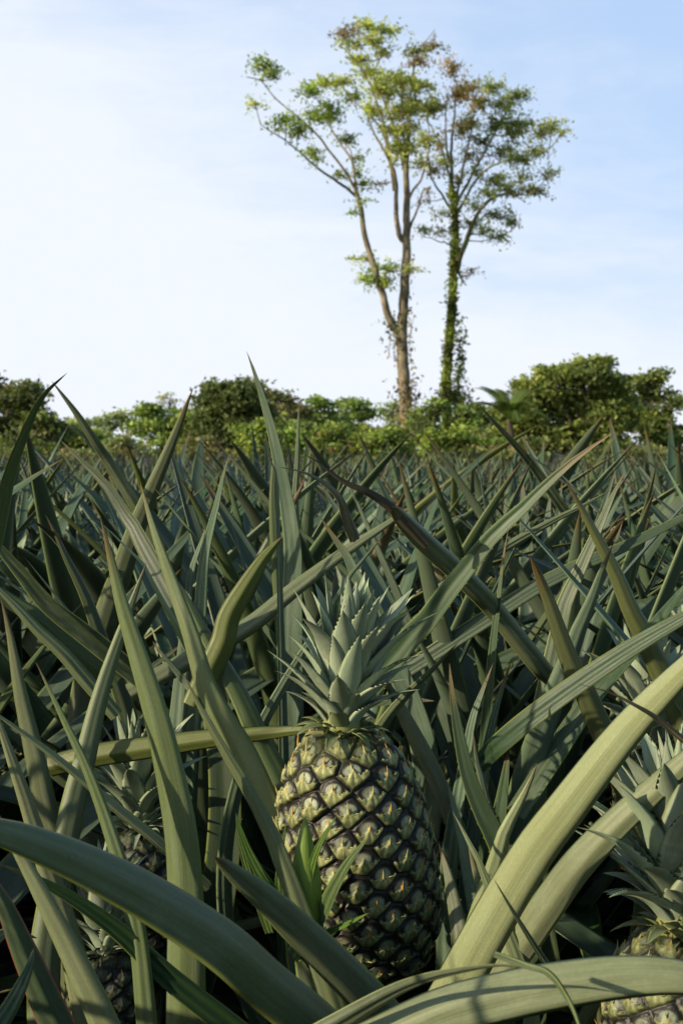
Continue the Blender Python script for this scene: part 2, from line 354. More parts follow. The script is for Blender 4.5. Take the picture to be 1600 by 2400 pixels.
    dr = np.gradient(r); dz = np.gradient(s * H); ln = np.sqrt(dr ** 2 + dz ** 2); nr = np.repeat((dz / ln)[:, None], nu, 1).ravel(); nz = np.repeat((-dr / ln)[:, None], nu, 1).ravel()
    rad = RRf + nr * H_; V = np.stack([np.cos(THf) * rad, np.sin(THf) * rad, zz + nz * H_], 1)
    i = np.arange(nv - 1)[:, None]; j = np.arange(nu)[None]; j2 = (j + 1) % nu
    Q = np.stack([i * nu + j, i * nu + j2, (i + 1) * nu + j2, (i + 1) * nu + j], -1).reshape(-1, 4)
    # end caps
    V = np.vstack([V, [[0, 0, s[0] * H], [0, 0, s[-1] * H]]]); nb = nv * nu; jj = np.arange(nu)
    T = np.concatenate([np.stack([np.full(nu, nb), (jj + 1) % nu, jj], 1), np.stack([np.full(nu, nb + 1), (nv - 1) * nu + jj, (nv - 1) * nu + (jj + 1) % nu], 1)])
    cc = np.vstack([cc, [black, green]]); gloss = np.r_[gloss, 0, 0]
    # spines: a curved thorn rising from the point of each bract, plus short horns
    Vs, Qs, Cs = [V], [Q], [cc]; off = len(V)
    def thorn(p, dirs, l, r0, up, col):
        nonlocal off
        k, nn = 5, 5; pts = []; d = dirs.copy()
        C = [p]
        for q in range(nn - 1):
            C.append(C[-1] + d * l / (nn - 1)); d = norm(d + up * .28)
        C = np.array(C); Tn = norm(np.gradient(C, axis=0)); A1 = norm(np.cross(Tn, [.13, .57, .2])); B1 = np.cross(Tn, A1)
        rr = r0 * np.linspace(1, .06, nn) ** .8; an = np.arange(k) / k * 2 * math.pi
        VV = C[:, None] + rr[:, None, None] * (A1[:, None] * np.cos(an)[None, :, None] + B1[:, None] * np.sin(an)[None, :, None])
        ii = np.arange(nn - 1)[:, None]; jj = np.arange(k)[None]; j3 = (jj + 1) % k
        Qs.append(np.stack([ii * k + jj, ii * k + j3, (ii + 1) * k + j3, (ii + 1) * k + jj], -1).reshape(-1, 4) + off)
        Vs.append(VV.reshape(-1, 3)); Cs.append(np.repeat((np.array(col)[None] * np.linspace(.8, 1.15, nn)[:, None]), k, 0)); off += k * nn
    for e in range(eyes):
        se = np.interp(earc[e], arc, s); re = np.interp(earc[e], arc, r); di = int(np.searchsorted(arc, earc[e])); di = min(di, nv - 1)
        nrm = np.array([math.cos(eth[e]) * dz[di] / ln[di], math.sin(eth[e]) * dz[di] / ln[di], -dr[di] / ln[di]])
        tan = np.cross([0, 0, 1], nrm); tan /= np.linalg.norm(tan); upv = np.cross(nrm, tan)
        c = np.array([math.cos(eth[e]) * re, math.sin(eth[e]) * re, se * H]) + nrm * .0035 * (sp_ / .024)
        k = sp_ / .024
        col = (.62, .33, .07) if rg.random() < .5 else (.50, .42, .16)
        thorn(c - upv * .0015 * k, norm(nrm * rg.uniform(.25, .9) + upv * 1 + tan * rg.normal(0, .2)), rg.uniform(.009, .0145) * k, .0013 * k, upv * .9 + nrm * .2, col)
        for sg in (-1, 1):
            thorn(c + tan * sg * .005 * k - upv * .002 * k - nrm * .0012, norm(tan * sg + nrm * .45 + upv * rg.uniform(-.1, .35)), rg.uniform(.004, .0065) * k, .0008 * k, nrm * .3, (.42, .42, .17))
    V = np.vstack(Vs); Q = np.vstack(Qs); cc = np.vstack(Cs); gloss = np.r_[gloss, np.full(len(cc) - len(gloss), .3)]
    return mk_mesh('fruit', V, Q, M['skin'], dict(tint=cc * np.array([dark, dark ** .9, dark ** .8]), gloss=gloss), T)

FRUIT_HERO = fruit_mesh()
FRUIT_LOW = fruit_mesh(H=.20, Rm=.066, nu=200, nv=170, eyes=150, seed=3, dark=.75)
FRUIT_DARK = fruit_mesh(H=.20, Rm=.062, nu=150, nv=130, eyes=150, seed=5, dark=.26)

# crown leaves : prototypes
def crown_leaf_mesh(L, W, curv, tw, seed, mat, n=16, m=7, teeth=26):
    V, Q, A, tr, C = proto_leaf(L, W, curv, tw * .3, tw, n, m, seed, mat, teeth=teeth, arcd=50, th=.0016, e=1.9, p=.95)
    return V, Q, A, tr
CP = {}
for kind, (cv0, cv1) in dict(erect=(-10, 12), arch=(12, 34), recurve=(34, 60)).items():
    for q in range(3):
        r = random.Random(q + 31 + len(kind)); W_ = {'erect': .25, 'arch': .33, 'recurve': .44}[kind]
        CP[kind, q] = crown_leaf_mesh(1, W_ * r.uniform(.85, 1.1), r.uniform(cv0, cv1), r.uniform(-16, 16), r.random(), M['crown'])
CPM = {k: mk_mesh('crown_leaf', v[0] * 1.0, v[1], M['crown'], v[2], v[3]) for k, v in CP.items()}
CPL = {k: with_mat(me, M['crown_low']) for k, me in CPM.items()}
def crown_layout(n=66, H=.075, scale=1.0, seed=0, L0=.115):
    r = random.Random(seed); out = []
    for i in range(n):
        t = i / (n - 1)                                  # 0 lowest .. 1 top
        az = i * 2.39996 + r.uniform(-.15, .15)
        z = H * t ** 1.05 * .98; rad = .016 * (1 - t) ** .7 + .003
        tilt = 90 - 85 * t ** .66 + r.uniform(-7, 7)      # from vertical
        if t < .10: L = .036; kind = 'recurve'; tilt = min(tilt, 88)
        elif t < .24: L = .046 + .08 * (t - .1); kind = 'recurve'; tilt -= 28
        elif t < .62: L = .070 + .13 * (t - .24); kind = 'arch'; tilt -= 8
        else: L = .108 - .05 * (t - .62); kind = 'erect' if t > .74 else 'arch'; tilt -= 4
        L *= r.uniform(.88, 1.12) * (L0 / .115)
        out.append((az, z * scale, rad * scale, max(tilt, 2), L * scale, (kind, r.randrange(3)), t))
    for i in range(22):                                   # small papery leaves packed round the neck
        out.append((i * 2.39996 + .4, -.006 + .0006 * i, .0175, 62 + r.uniform(-12, 18) - i, r.uniform(.020, .034), ('recurve', r.randrange(3)), .05))
    return out
def leaf_matrix(az, z, rad, tilt, L, ws=1.0):
    return Matrix.Rotation(az, 4, 'Z') @ Matrix.Translation((rad, 0, z)) @ Matrix.Rotation(R(tilt), 4, 'Y') @ Matrix.Diagonal((L * ws, L * ws, L, 1))
def lathe_mesh(name, prof, mat, k=16):
    prof = np.array(prof); an = np.arange(k) / k * 2 * math.pi; n = len(prof)
    V = np.stack([prof[:, 0][:, None] * np.cos(an), prof[:, 0][:, None] * np.sin(an), np.repeat(prof[:, 1][:, None], k, 1)], -1).reshape(-1, 3)
    i = np.arange(n - 1)[:, None]; j = np.arange(k)[None]; j2 = (j + 1) % k
    return mk_mesh(name, V, np.stack([i * k + j, i * k + j2, (i + 1) * k + j2, (i + 1) * k + j], -1).reshape(-1, 4), mat)
CORE = lathe_mesh('crown', [(.0, -.004), (.019, -.004), (.020, .008), (.014, .03), (.009, .055), (.004, .078), (0, .085)], M['crown_low'])
def joined_crown(seed, n=46, H=.07, L0=.11):
    Vs, Qs, Ts, A = [], [], [], dict(across=[], side=[], along=[], rnd=[]); off = 0; r = random.Random(seed)
    for (az, z, rad, tilt, L, kq, t) in crown_layout(n, H, 1, seed, L0):
        V, Q, at_, tr = CP[kq]; mt = np.array(leaf_matrix(az, z, rad, tilt, L)); V = V @ mt[:3, :3].T + mt[:3, 3]
        Vs.append(V); Qs.append(Q + off); Ts.append(np.array(tr).reshape(-1, 3) + off); off += len(V)
        for k in A: A[k].append(at_[k] if k != 'rnd' else np.full(len(V), r.random()))
    return mk_mesh('crown', np.vstack(Vs), np.vstack(Qs), M['crown'], {k: np.concatenate(v) for k, v in A.items()}, np.vstack(Ts))
CROWNS = [joined_crown(5 + q, 46, .07, .105 + .02 * q) for q in range(3)]

# ------------------------------------------------------------------ hand-placed leaves
PL = {}      # plant root empties with their world base
def plant(key, px, D, label, group=None):
    x = (px - CX) / F * D * 1.0
    o = empty('pineapple_plant', (x, D, 0), label, 'pineapple plant', group); PL[key] = o
    return o
SAMPLES = []
def ext_base(P, B):
    T = norm(P[0] - P[1]); L = np.linalg.norm(P[0] - B)
    E1 = P[0] + T * L * .33; E2 = P[0] + T * L * .66
    E1 = E1 * .8 + (P[0] * .67 + B * .33) * .2; E2 = E2 * .4 + (P[0] * .34 + B * .66) * .6
    return np.vstack([B, E2, E1, P])
def hand_leaf(key, pts, wpx, d0, d1, mat='leaf', roll=(0, 0), arc=55, e=2.2, p=.8, base=True, n=44, teeth=0, bz=None, th=.0024, name='leaf', parent=None, label=None, seed=None, ext=True):
    """pts: picture positions from the low end to the tip; d0,d1 distance at low end and tip; wpx width in picture pixels at the low visible end"""
    root = PL[key]; b0 = np.array(root.location)
    K = len(pts); P = np.array([at(x, y, d0 + (d1 - d0) * (i / (K - 1))) for i, (x, y) in enumerate(pts)])
    w = wpx * d0 / F
    if base:
        z = bz if bz is not None else random.uniform(.16, .34)
        d = P[0] - b0; d[2] = 0; L = np.linalg.norm(d); off = d / max(L, 1e-6) * min(.035, L)
        z = min(z, P[0][2] - .04)
        B = np.array([b0[0] + off[0], b0[1] + off[1], z])
        P = ext_base(P, B)
    elif ext:
        P = np.vstack([2 * P[0] - P[1] - (P[1] - P[0]) * .4, P])
    C, L = catmull(P, n)
    s = np.linspace(0, 1, n); T = norm(np.gradient(C, axis=0)); Vw = norm(np.array([0, 0, CAMZ]) - C); Vw = norm(Vw - (Vw * T).sum(1, keepdims=True) * T); S = np.cross(T, Vw)
    rl = R(roll[0]) + (R(roll[1]) - R(roll[0])) * s; Nv = Vw * np.cos(rl)[:, None] + S * np.sin(rl)[:, None]
    seed = random.random() if seed is None else seed
    W = wprof(n, e, p, .9)
    # make the width right at the first visible control point
    i0 = int(np.argmin(np.linalg.norm(C - P[3 if base else 1 if ext else 0], axis=1))); W = W * w / max(W[min(i0, int(n * .8))], .3)
    V, Q, A, tr = leaf_arrays(C, Nv, W, R(arc) * (1 - .2 * s), th, 11, seed, teeth, .0013, ripple=.0009, wob=.02)
    V = V - b0
    me = mk_mesh(name, V, Q, M[mat], A, tr)
    o = obj(name, me, parent or root)
    if label: o['label'] = label
    SAMPLES.append((mat, wpx, pts[-1], C))
    return o
def hero_fruit(key, H, Rm, mesh, base, top, crown_sc, seed, split, crown_tilt=None, crown_L=.115):
    """fruit standing between two points given in the world"""
    root = PL[key]; b0 = np.array(root.location); ax = norm(np.array(top) - np.array(base)); q = Vector(ax).to_track_quat('Z', 'Y')
    fo = obj('fruit', mesh, root); k = np.linalg.norm(np.array(top) - np.array(base)) / H
    fo.rotation_mode = 'QUATERNION'; fo.rotation_quaternion = q @ Quaternion((0, 0, 1), seed * 1.7); fo.location = Vector(np.array(base) - b0); fo.scale = (k, k, k)
    # stalk
    st, L = catmull([b0 - b0 + np.array([0, 0, .02]), (np.array(base) - b0) * np.array([.4, .4, .6]), np.array(base) - b0 + ax * .01], 12)
    sm = tube_mesh('stalk', [(st, np.linspace(.02, .014, 12))], M['stalk'], 10); obj('stalk', sm, root)
    cx = norm(ax if crown_tilt is None else np.array(crown_tilt)); cq = Vector(cx).to_track_quat('Z', 'Y')
    co = obj('crown', CORE if split else CROWNS[seed % 3], root); co.rotation_mode = 'QUATERNION'; co.rotation_quaternion = cq @ Quaternion((0, 0, 1), seed * 2.1)
    co.location = Vector(np.array(top) - b0 - ax * .003); co.scale = (crown_sc,) * 3
    if split:
        for (az, z, rad, tilt, L, kq, t) in crown_layout(74, .075, 1, seed, crown_L):
            c = obj('crown_leaf', (CPL if t < .14 else CPM)[kq], co); c.matrix_local = leaf_matrix(az, z, rad, tilt, L, random.uniform(.9, 1.15))
    return fo
def tube_arrays(C, r, k):
    C = np.asarray(C, float); r = np.asarray(r, float); T = norm(np.gradient(C, axis=0))
    ref = np.tile(np.array([.31, .95, .05]), (len(C), 1)); A1 = norm(np.cross(T, ref)); B1 = np.cross(T, A1); an = np.arange(k) / k * 2 * math.pi
    V = C[:, None] + r[:, None, None] * (A1[:, None] * np.cos(an)[None, :, None] + B1[:, None] * np.sin(an)[None, :, None])
    n = len(C); i = np.arange(n - 1)[:, None]; j = np.arange(k)[None]; j2 = (j + 1) % k
    return V.reshape(-1, 3), np.stack([i * k + j, i * k + j2, (i + 1) * k + j2, (i + 1) * k + j], -1).reshape(-1, 4)
def tube_mesh(name, tubes, mat, k=8, origin=(0, 0, 0)):
    Vs, Qs, off = [], [], 0
    for C, r in tubes:
        V, Q = tube_arrays(C, r, k); Vs.append(V); Qs.append(Q + off); off += len(V)
    return mk_mesh(name, np.vstack(Vs) - np.array(origin), np.vstack(Qs), mat)
# ------------------------------------------------------------------ ground
g = 1500.0
gm = mk_mesh('soil_ground', [(-g, -g, 0), (g, -g, 0), (g, g, 0), (-g, g, 0)], [(0, 1, 2, 3)], M['soil'], smooth=False)
tag(obj('ground', gm), 'dark brown soil of the pineapple field', None, kind='structure')

# ------------------------------------------------------------------ near plants (hand-built)
plant('hero', 838, 1.20, 'pineapple plant bearing the large yellow-green fruit in sharp focus, with a pale spiky crown')
plant('left', 330, 1.12, 'plant left of the big fruit, with a tall broad leaf and a shaded dark fruit')
plant('corner', 150, .98, 'pineapple plant at the lower left corner, with a red-edged leaf')
plant('front', 990, .88, 'pineapple plant nearest the viewer, its thick leaves arching across the bottom of the view')
plant('right', 1600, 1.02, 'pineapple plant at the right edge, with a grey-green crown over a shaded fruit')
plant('sprout', 1165, 1.32, 'pineapple plant just right of the big fruit, with narrow upright leaves and no fruit')
plant('back', 690, 1.62, 'pineapple plant behind the big fruit, sending one tall blue-green leaf up against the sky')
plant('leftmid', 330, 1.50, 'pineapple plant behind the broad left leaf, with a blue-green crown over a dark fruit')
plant('leftback', 120, 1.75, 'pineapple plant at the left edge, one long curved leaf rising into the sky')
plant('rightmid', 1290, 1.50, 'pineapple plant behind the thick right leaf, with a blunt brown-rimmed leaf')
plant('rightback', 1545, 1.60, 'pineapple plant with a small dark fruit behind the thick leaf at the right edge')

def lf(*a, **k): return hand_leaf(*a, **k)
def tl(*p): return [(x / 1.96, y / 1.96 + 780) for x, y in p]
def tr_(*p): return [(x / 1.96 + 800, y / 1.96 + 780) for x, y in p]
def bl(*p): return [(x / 2.24, y / 2.24 + 1400) for x, y in p]
def br_(*p): return [(x / 2.24 + 900, y / 2.24 + 1400) for x, y in p]
def fr(*p): return [(x / 2.138 + 560, y / 2.138 + 1200) for x, y in p]

# --- big foreground leaves
lf('hero', br_((400, 1960), (720, 1400), (930, 1110), (1250, 700), (1568, 370), (1900, 60)), 112, 1.0, .84, 'pale', (-18, -18), 64, e=3.2, p=.6)
lf('right', br_((560, 2010), (720, 1790), (850, 1602), (1000, 1400), (1200, 1190), (1400, 1010), (1568, 860), (1800, 650)), 84, 1.06, .96, 'pale', (-14, -14), 60, e=3.0, p=.6, base=False)
lf('front', br_((-60, 2330), (300, 2170), (600, 2090), (900, 2030), (1250, 1985), (1568, 1990), (1950, 2080)), 118, .72, .68, 'pale', (-12, -8), 62, e=3.5, p=.5, base=False)
lf('front', br_((-350, 2320), (0, 2110), (200, 2020), (400, 1968), (600, 1936), (770, 1950)), 66, .72, .66, 'leaf', (15, 70), 52, e=1.6, p=1.0, base=False)
lf('front', br_((740, 1940), (860, 1985), (960, 2120), (1020, 2260), (1060, 2400)), 14, .66, .64, 'leaf', (20, 90), 70, base=False, e=1.5, name='leaf_tip')
lf('front', [(880, 2520), (760, 2400), (640, 2300), (536, 2210), (402, 2122), (268, 2050), (134, 1990), (0, 1945), (-160, 1925)], 128, .80, .66, 'leaf', (28, 20), 62, e=3.2, p=.6, base=False)
lf('front', [(960, 2480), (880, 2370), (790, 2275), (700, 2187), (630, 2120), (560, 2060), (502, 2008)], 96, .80, .70, 'leaf', (-10, -22), 66, e=3.0, p=.62, base=False, seed=.42)
# --- left side
lf('left', bl((945, 2240), (948, 2000), (950, 1600), (930, 1250), (870, 900), (790, 560), (640, 60)) + [(262, 1325), (236, 1212)], 108, 1.02, 1.0, 'leaf', (-30, -24), 60, e=2.6, p=.85, label='broad upright olive-grey leaf with a sunlit left rim')
lf('hero', bl((1340, 1000), (1250, 800), (1080, 500), (990, 200)) + tl((800, 1200), (700, 900), (645, 690)), 74, 1.22, 1.28, 'leaf', (-34, -30), 62, e=2.3)
lf('hero', bl((1520, 1050), (1400, 800), (1250, 480), (1060, 150)) + [(430, 1387), (392, 1330)], 74, 1.3, 1.42, 'dark', (20, 30), 50)
lf('left', bl((760, 2240), (717, 1800), (650, 1500), (560, 1200), (450, 900), (330, 640), (190, 340)), 54, .98, .98, 'leaf', (-20, -30), 58, e=2.3)
lf('left', bl((380, 1150), (450, 860), (520, 560), (600, 300)) + [(344, 1318)], 62, 1.28, 1.34, 'leaf', (15, 10), 55)
lf('leftmid', tl((490, 1300), (560, 1100), (620, 920), (700, 720), (800, 480), (887, 255)), 58, 1.75, 1.6, 'leaf', (5, 0), 55, e=2.4)
lf('leftback', [(-60, 1480), (-20, 1330), (8, 1210), (30, 1110), (62, 1020), (100, 935), (158, 874)], 62, 1.15, 1.1, 'dark', (25, 50), 55, base=False, e=2.2)
lf('leftback', tl((610, 780), (500, 600), (440, 510), (350, 370), (238, 220)), 32, 2.3, 2.2, 'leaf', (-20, -20), 50, base=False)
lf('leftmid', tl((640, 930), (590, 850), (500, 710), (400, 610), (280, 495)), 42, 1.6, 1.65, 'dark', (160, 150), 42)
lf('back', tl((1350, 1200), (1352, 1000), (1330, 820), (1300, 660), (1270, 520), (1230, 370), (1180, 210), (1133, 85)), 52, 1.58, 1.55, 'blue', (160, 150), 40, e=2.4, label='tallest leaf of the field, smooth blue-green and pointing up into the sky')
lf('back', tl((1280, 870), (1275, 700), (1250, 590), (1190, 500)), 17, 1.5, 1.5, 'blue', (20, 40), 40)
lf('back', tl((1360, 900), (1356, 760), (1365, 600), (1370, 450), (1375, 315)), 18, 2.2, 2.2, 'leaf', (0, 0), 55, base=False)
lf('back', tl((1300, 1300), (1270, 1000), (1255, 750), (1262, 560), (1268, 460)), 40, 1.62, 1.62, 'dark', (0, 0), 50)
lf('leftmid', tl((920, 1320), (940, 1050), (970, 900), (1000, 780), (1030, 640), (1065, 540)), 36, 1.55, 1.5, 'blue', (170, 150), 35, teeth=40, e=1.8)
lf('leftmid', tl((860, 1300), (880, 1100), (930, 950), (960, 850)), 24, 1.6, 1.58, 'blue', (150, 150), 35)
lf('left', bl((1110, 380), (1175, 240)) + tl((1060, 1300), (1150, 1140), (1220, 1030), (1298, 935)), 62, 1.34, 1.36, 'olive', (10, 10), 66, base=False, e=2.6, p=.75)
lf('back', tl((1200, 1050), (1300, 860), (1360, 760), (1405, 660)), 36, 1.75, 1.75, 'dark', (20, 0), 50)
lf('left', fr((-200, 700), (50, 560), (250, 400), (500, 215), (780, 30), (900, -60)), 48, 1.5, 1.55, 'leaf', (-20, -20), 62, base=False)
lf('sprout', [(1290, 1590), (1260, 1560), (1167, 1443), (1127, 1397), (1065, 1336), (1004, 1280), (953, 1229), (917, 1187)], 44, 1.42, 1.22, 'leaf', (-10, 0), 62, base=False, e=9, p=.5, label='olive leaf whose end has died back to a dark curl')
lf('sprout', [(953, 1226), (917, 1187), (880, 1160), (856, 1147), (800, 1122), (742, 1080), (708, 1062)], 26, 1.24, 1.2, 'drydark', (0, 70), 70, base=False, e=2.2, p=1.1, name='dead_leaf_tip')
lf('back', [(815, 1210), (800, 1168), (765, 1132), (714, 1106), (655, 1094)], 30, 1.3, 1.24, 'dry', (20, 100), 50, base=False, e=1.6, name='leaf')
lf('hero', [(960, 1500)] + tr_((400, 1320), (470, 1220), (580, 1080), (700, 930), (820, 820), (960, 680), (1100, 560), (1242, 463)), 58, 1.32, 1.22, 'dark', (165, 160), 40, e=2.3, teeth=60)
lf('rightmid', tr_((1000, 780), (900, 640), (820, 540), (720, 430), (622, 322)), 25, 2.3, 2.2, 'leaf', (170, 170), 40, base=False)
lf('sprout', br_((545, 600), (560, 400), (580, 200), (600, 0)) + tr_((720, 1250), (730, 1150), (745, 1020), (766, 900)), 30, 1.36, 1.36, 'leaf', (150, 150), 40, teeth=30, e=1.8)
lf('rightmid', br_((1080, 560), (1000, 400), (930, 220)) + tr_((950, 1230), (905, 1120), (880, 1050), (862, 1016)), 54, 1.25, 1.22, 'olive', (0, 0), 62, e=3.0, p=.6, label='blunt olive leaf with a brown sunlit edge')
lf('rightmid', tr_((1400, 1400), (1340, 1290), (1260, 1100), (1180, 950), (1100, 800), (1028, 678)), 50, 1.42, 1.4, 'olive', (10, 20), 60)
lf('rightmid', tr_((1010, 1330), (1030, 1240), (1100, 1080), (1180, 900), (1240, 760), (1300, 640)), 42, 1.5, 1.5, 'leaf', (150, 160), 40)
lf('rightmid', tr_((1080, 1400), (1120, 1300), (1160, 1200), (1200, 1080), (1247, 968)), 46, 1.32, 1.3, 'blue', (10, 20), 45, teeth=30)
lf('rightback', tr_((650, 1330), (900, 1170), (1100, 1070), (1300, 985), (1568, 850), (1800, 720)), 42, 1.55, 1.5, 'dark', (160, 150), 42, base=False)
lf('sprout', tr_((640, 1060), (800, 960), (1000, 850), (1100, 800), (1240, 720)), 24, 1.7, 1.7, 'leaf', (10, 20), 55, base=False)
lf('sprout', br_((560, 820), (600, 780), (750, 655), (1000, 470), (1300, 268), (1568, 110), (1800, -20)), 50, 1.22, 1.1, 'dark', (155, 160), 36, e=3, p=.6, base=False, label='dark green leaf with yellow rims cutting diagonally to the right edge')
lf('sprout', br_((880, 860), (1010, 660), (1150, 460), (1350, 230), (1568, -40), (1650, -150)), 62, 1.35, 1.4, 'leaf', (150, 150), 36, base=False)
lf('hero', br_((650, 1430), (600, 1280), (520, 1120), (450, 950), (400, 750), (360, 520), (342, 345)), 60, 1.1, 1.12, 'dark', (150, 165), 48, e=2.2, teeth=40)
lf('sprout', br_((525, 900), (570, 650), (625, 460), (668, 325)), 28, 1.28, 1.26, 'blue', (165, 165), 38, teeth=36)
lf('sprout', br_((440, 780), (470, 620), (520, 480), (572, 345)), 26, 1.33, 1.33, 'blue', (160, 160), 38)
lf('sprout', br_((520, 1000), (490, 880), (475, 780), (468, 690)), 26, 1.2, 1.2, 'blue', (10, 10), 45)
lf('sprout', br_((600, 1200), (620, 1050), (640, 900), (655, 755)), 40, 1.2, 1.2, 'dark', (160, 160), 45)
lf('sprout', br_((600, 1350), (640, 1220), (700, 1100), (760, 980), (802, 872)), 46, 1.08, 1.08, 'pale', (0, 10), 50, e=2.0)
lf('hero', br_((420, 1350), (390, 1220), (360, 1080), (314, 930)), 36, 1.18, 1.2, 'blue', (0, 0), 45)
lf('hero', br_((520, 1450), (450, 1300), (400, 1200), (355, 1120)), 26, 1.06, 1.08, 'leaf', (0, 0), 50)
lf('hero', br_((400, 1850), (370, 1650), (330, 1450), (283, 1285)), 50, 1.08, 1.12, 'leaf', (-12, -20), 50, teeth=30)
lf('hero', br_((540, 1650), (480, 1450), (440, 1300)), 40, 1.14, 1.16, 'leaf', (0, 0), 50)
lf('sprout', br_((310, 1060), (250, 920), (150, 720), (50, 520), (5, 430)), 46, 1.34, 1.36, 'leaf', (-10, -10), 60, base=False, e=3, p=.6)
lf('back', fr((640, 420), (590, 320), (550, 230), (480, 130), (405, 22)), 46, 1.42, 1.42, 'blue', (150, 150), 40)
lf('back', fr((500, 420), (600, 270), (680, 170), (738, 98)), 22, 1.36, 1.36, 'blue', (20, 20), 45)
lf('hero', fr((700, 1100), (830, 930), (960, 800), (1100, 650)), 30, 1.28, 1.25, 'leaf', (20, 20), 50, teeth=50, e=1.6)
# --- lower left
lf('corner', bl((560, 2330), (420, 2000), (300, 1750), (150, 1450), (40, 1250), (-60, 1060)), 84, .92, .92, 'pale', (-35, -30), 58, e=2.5)
lf('corner', bl((330, 2330), (225, 2100), (115, 1850), (20, 1620), (-120, 1350)), 84, .86, .84, 'redrim', (-10, -20), 50, label='leaf with a thin red rim at the bottom left corner', base=False)
lf('leftback', bl((215, 1050), (165, 800), (100, 500), (50, 200), (5, 0)), 60, 1.3, 1.3, 'leaf', (-25, -25), 58, label='upright shaded leaf at the left edge')
lf('left', bl((940, 1370), (820, 1262), (640, 1120), (450, 960), (250, 800), (0, 622), (-120, 530)), 30, 1.12, 1.06, 'pale', (30, 30), 50, e=2, base=False)
lf('leftmid', bl((250, 888), (500, 830), (800, 785), (1100, 742), (1400, 712), (1568, 697)) + [(765, 1708)], 52, 1.36, 1.30, 'olive', (0, 0), 68, base=False, ext=False, e=2.0, p=.65, label='olive leaf lying almost level, its tip reaching the neck of the big fruit')
lf('hero', bl((1560, 1620), (1470, 1380), (1420, 1250), (1320, 1050), (1200, 850), (1060, 600), (962, 400)), 50, 1.04, 1.06, 'leaf', (-15, -15), 55, e=2.3, label='narrow leaf leaning left just beside the big fruit')
lf('back', bl((1300, 880), (1200, 700), (1060, 540), (980, 450), (800, 230)), 34, 1.32, 1.4, 'dark', (160, 160), 40, base=False)
lf('leftback', bl((480, 330), (380, 250), (250, 130), (60, 0), (-60, -90)), 46, 1.5, 1.5, 'dark', (10, 10), 55, base=False)
lf('leftback', bl((450, 430), (330, 290), (200, 170), (60, 20), (-100, -130)), 36, 1.42, 1.4, 'leaf', (0, 0), 55, base=False)
lf('leftback', tl((420, 1400), (230, 1250), (100, 1100), (-20, 960), (-100, 850)), 52, 1.45, 1.4, 'leaf', (160, 160), 45, base=False)
lf('leftmid', tl((440, 1330), (380, 1180), (310, 1040), (260, 930), (210, 835)), 30, 1.6, 1.6, 'dark', (10, 10), 50)
lf('leftmid', tl((700, 1130), (650, 1050), (560, 960), (460, 870), (382, 850)), 30, 1.45, 1.4, 'pale', (10, 80), 50, teeth=20)
lf('left', bl((1200, 2240), (900, 2000), (640, 1760), (420, 1600), (200, 1480), (0, 1400)), 60, 1.0, .95, 'dark', (170, 160), 42, base=False)
lf('left', bl((180, 1200), (80, 900), (-10, 640), (-60, 500)), 40, 1.15, 1.15, 'pale', (0, 0), 55)
lf('corner', bl((-60, 2330), (60, 2150), (150, 1960), (180, 1840)), 50, .80, .84, 'leaf', (160, 170), 40, base=False)
lf('corner', bl((-120, 1900), (-20, 1800), (60, 1760), (200, 1790)), 36, .86, .9, 'leaf', (20, 20), 40, base=False)
# thin blades
lf('front', br_((860, 1930), (780, 1810), (680, 1650), (575, 1478)), 17, .84, .82, 'leaf', (10, 30), 50, base=False, e=1.6)
lf('right', br_((1800, 930), (1568, 740), (1430, 630), (1330, 570), (1180, 497), (1020, 455)), 24, .82, .78, 'dry', (10, 40), 60, base=False, e=2.0, p=1.2)

# slip: young bright shoot in front of the fruit
slip = obj('shoot', lathe_mesh('shoot', [(0, 0), (.016, 0), (.013, .05), (.004, .09), (0, .1)], M['young']), PL['hero'])
s0 = at(715, 2190, 1.06) - np.array(PL['hero'].location); slip.location = Vector(s0); slip['label'] = 'small bright green side shoot'
def slip_leaf(pts, w, d0=1.07, d1=1.09, roll=(150, 160)):
    o = lf('hero', pts, w, d0, d1, 'young', roll, 45, e=1.9, base=False, name='shoot_leaf', n=26, parent=slip)
    V = Vector(slip.location); o.location = -V
slip_leaf(fr((330, 2090), (330, 1980), (350, 1850), (400, 1680), (490, 1520)), 34, 1.07, 1.04)
slip_leaf(fr((360, 2100), (420, 2010), (480, 1880), (560, 1740), (652, 1630)), 44, 1.06, 1.03)
slip_leaf(fr((220, 1960), (205, 1850), (215, 1700), (238, 1550)), 26, 1.09, 1.09)
slip_leaf(bl((1470, 1620), (1420, 1520), (1360, 1430), (1290, 1290), (1236, 1128)), 34, 1.07, 1.06)
slip_leaf(bl((1350, 1560), (1300, 1420), (1260, 1280), (1238, 1150)), 24, 1.09, 1.08)
slip_leaf(fr((290, 2060), (285, 1960), (262, 1850), (240, 1730)), 30, 1.08, 1.09, (160, 160))
slip_leaf(fr((400, 2160), (460, 2110), (560, 2060), (650, 2010)), 34, 1.08, 1.03, (120, 120))
slip_leaf(fr((180, 1950), (120, 1850), (60, 1740), (0, 1620)), 26, 1.1, 1.12)

# fruits
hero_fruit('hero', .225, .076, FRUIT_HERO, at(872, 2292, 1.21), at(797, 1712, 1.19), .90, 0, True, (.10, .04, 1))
hero_fruit('right', .20, .066, FRUIT_LOW, at(1606, 2690, 1.03), at(1590, 2175, 1.02), .98, 1, True, (-.02, .02, 1), .125)
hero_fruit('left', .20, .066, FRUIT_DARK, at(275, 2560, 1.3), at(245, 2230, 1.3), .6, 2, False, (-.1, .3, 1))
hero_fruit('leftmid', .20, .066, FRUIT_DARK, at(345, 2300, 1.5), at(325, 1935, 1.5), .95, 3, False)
hero_fruit('rightback', .20, .066, FRUIT_DARK, at(1570, 2080, 1.6), at(1530, 1745, 1.6), 1.0, 4, False)

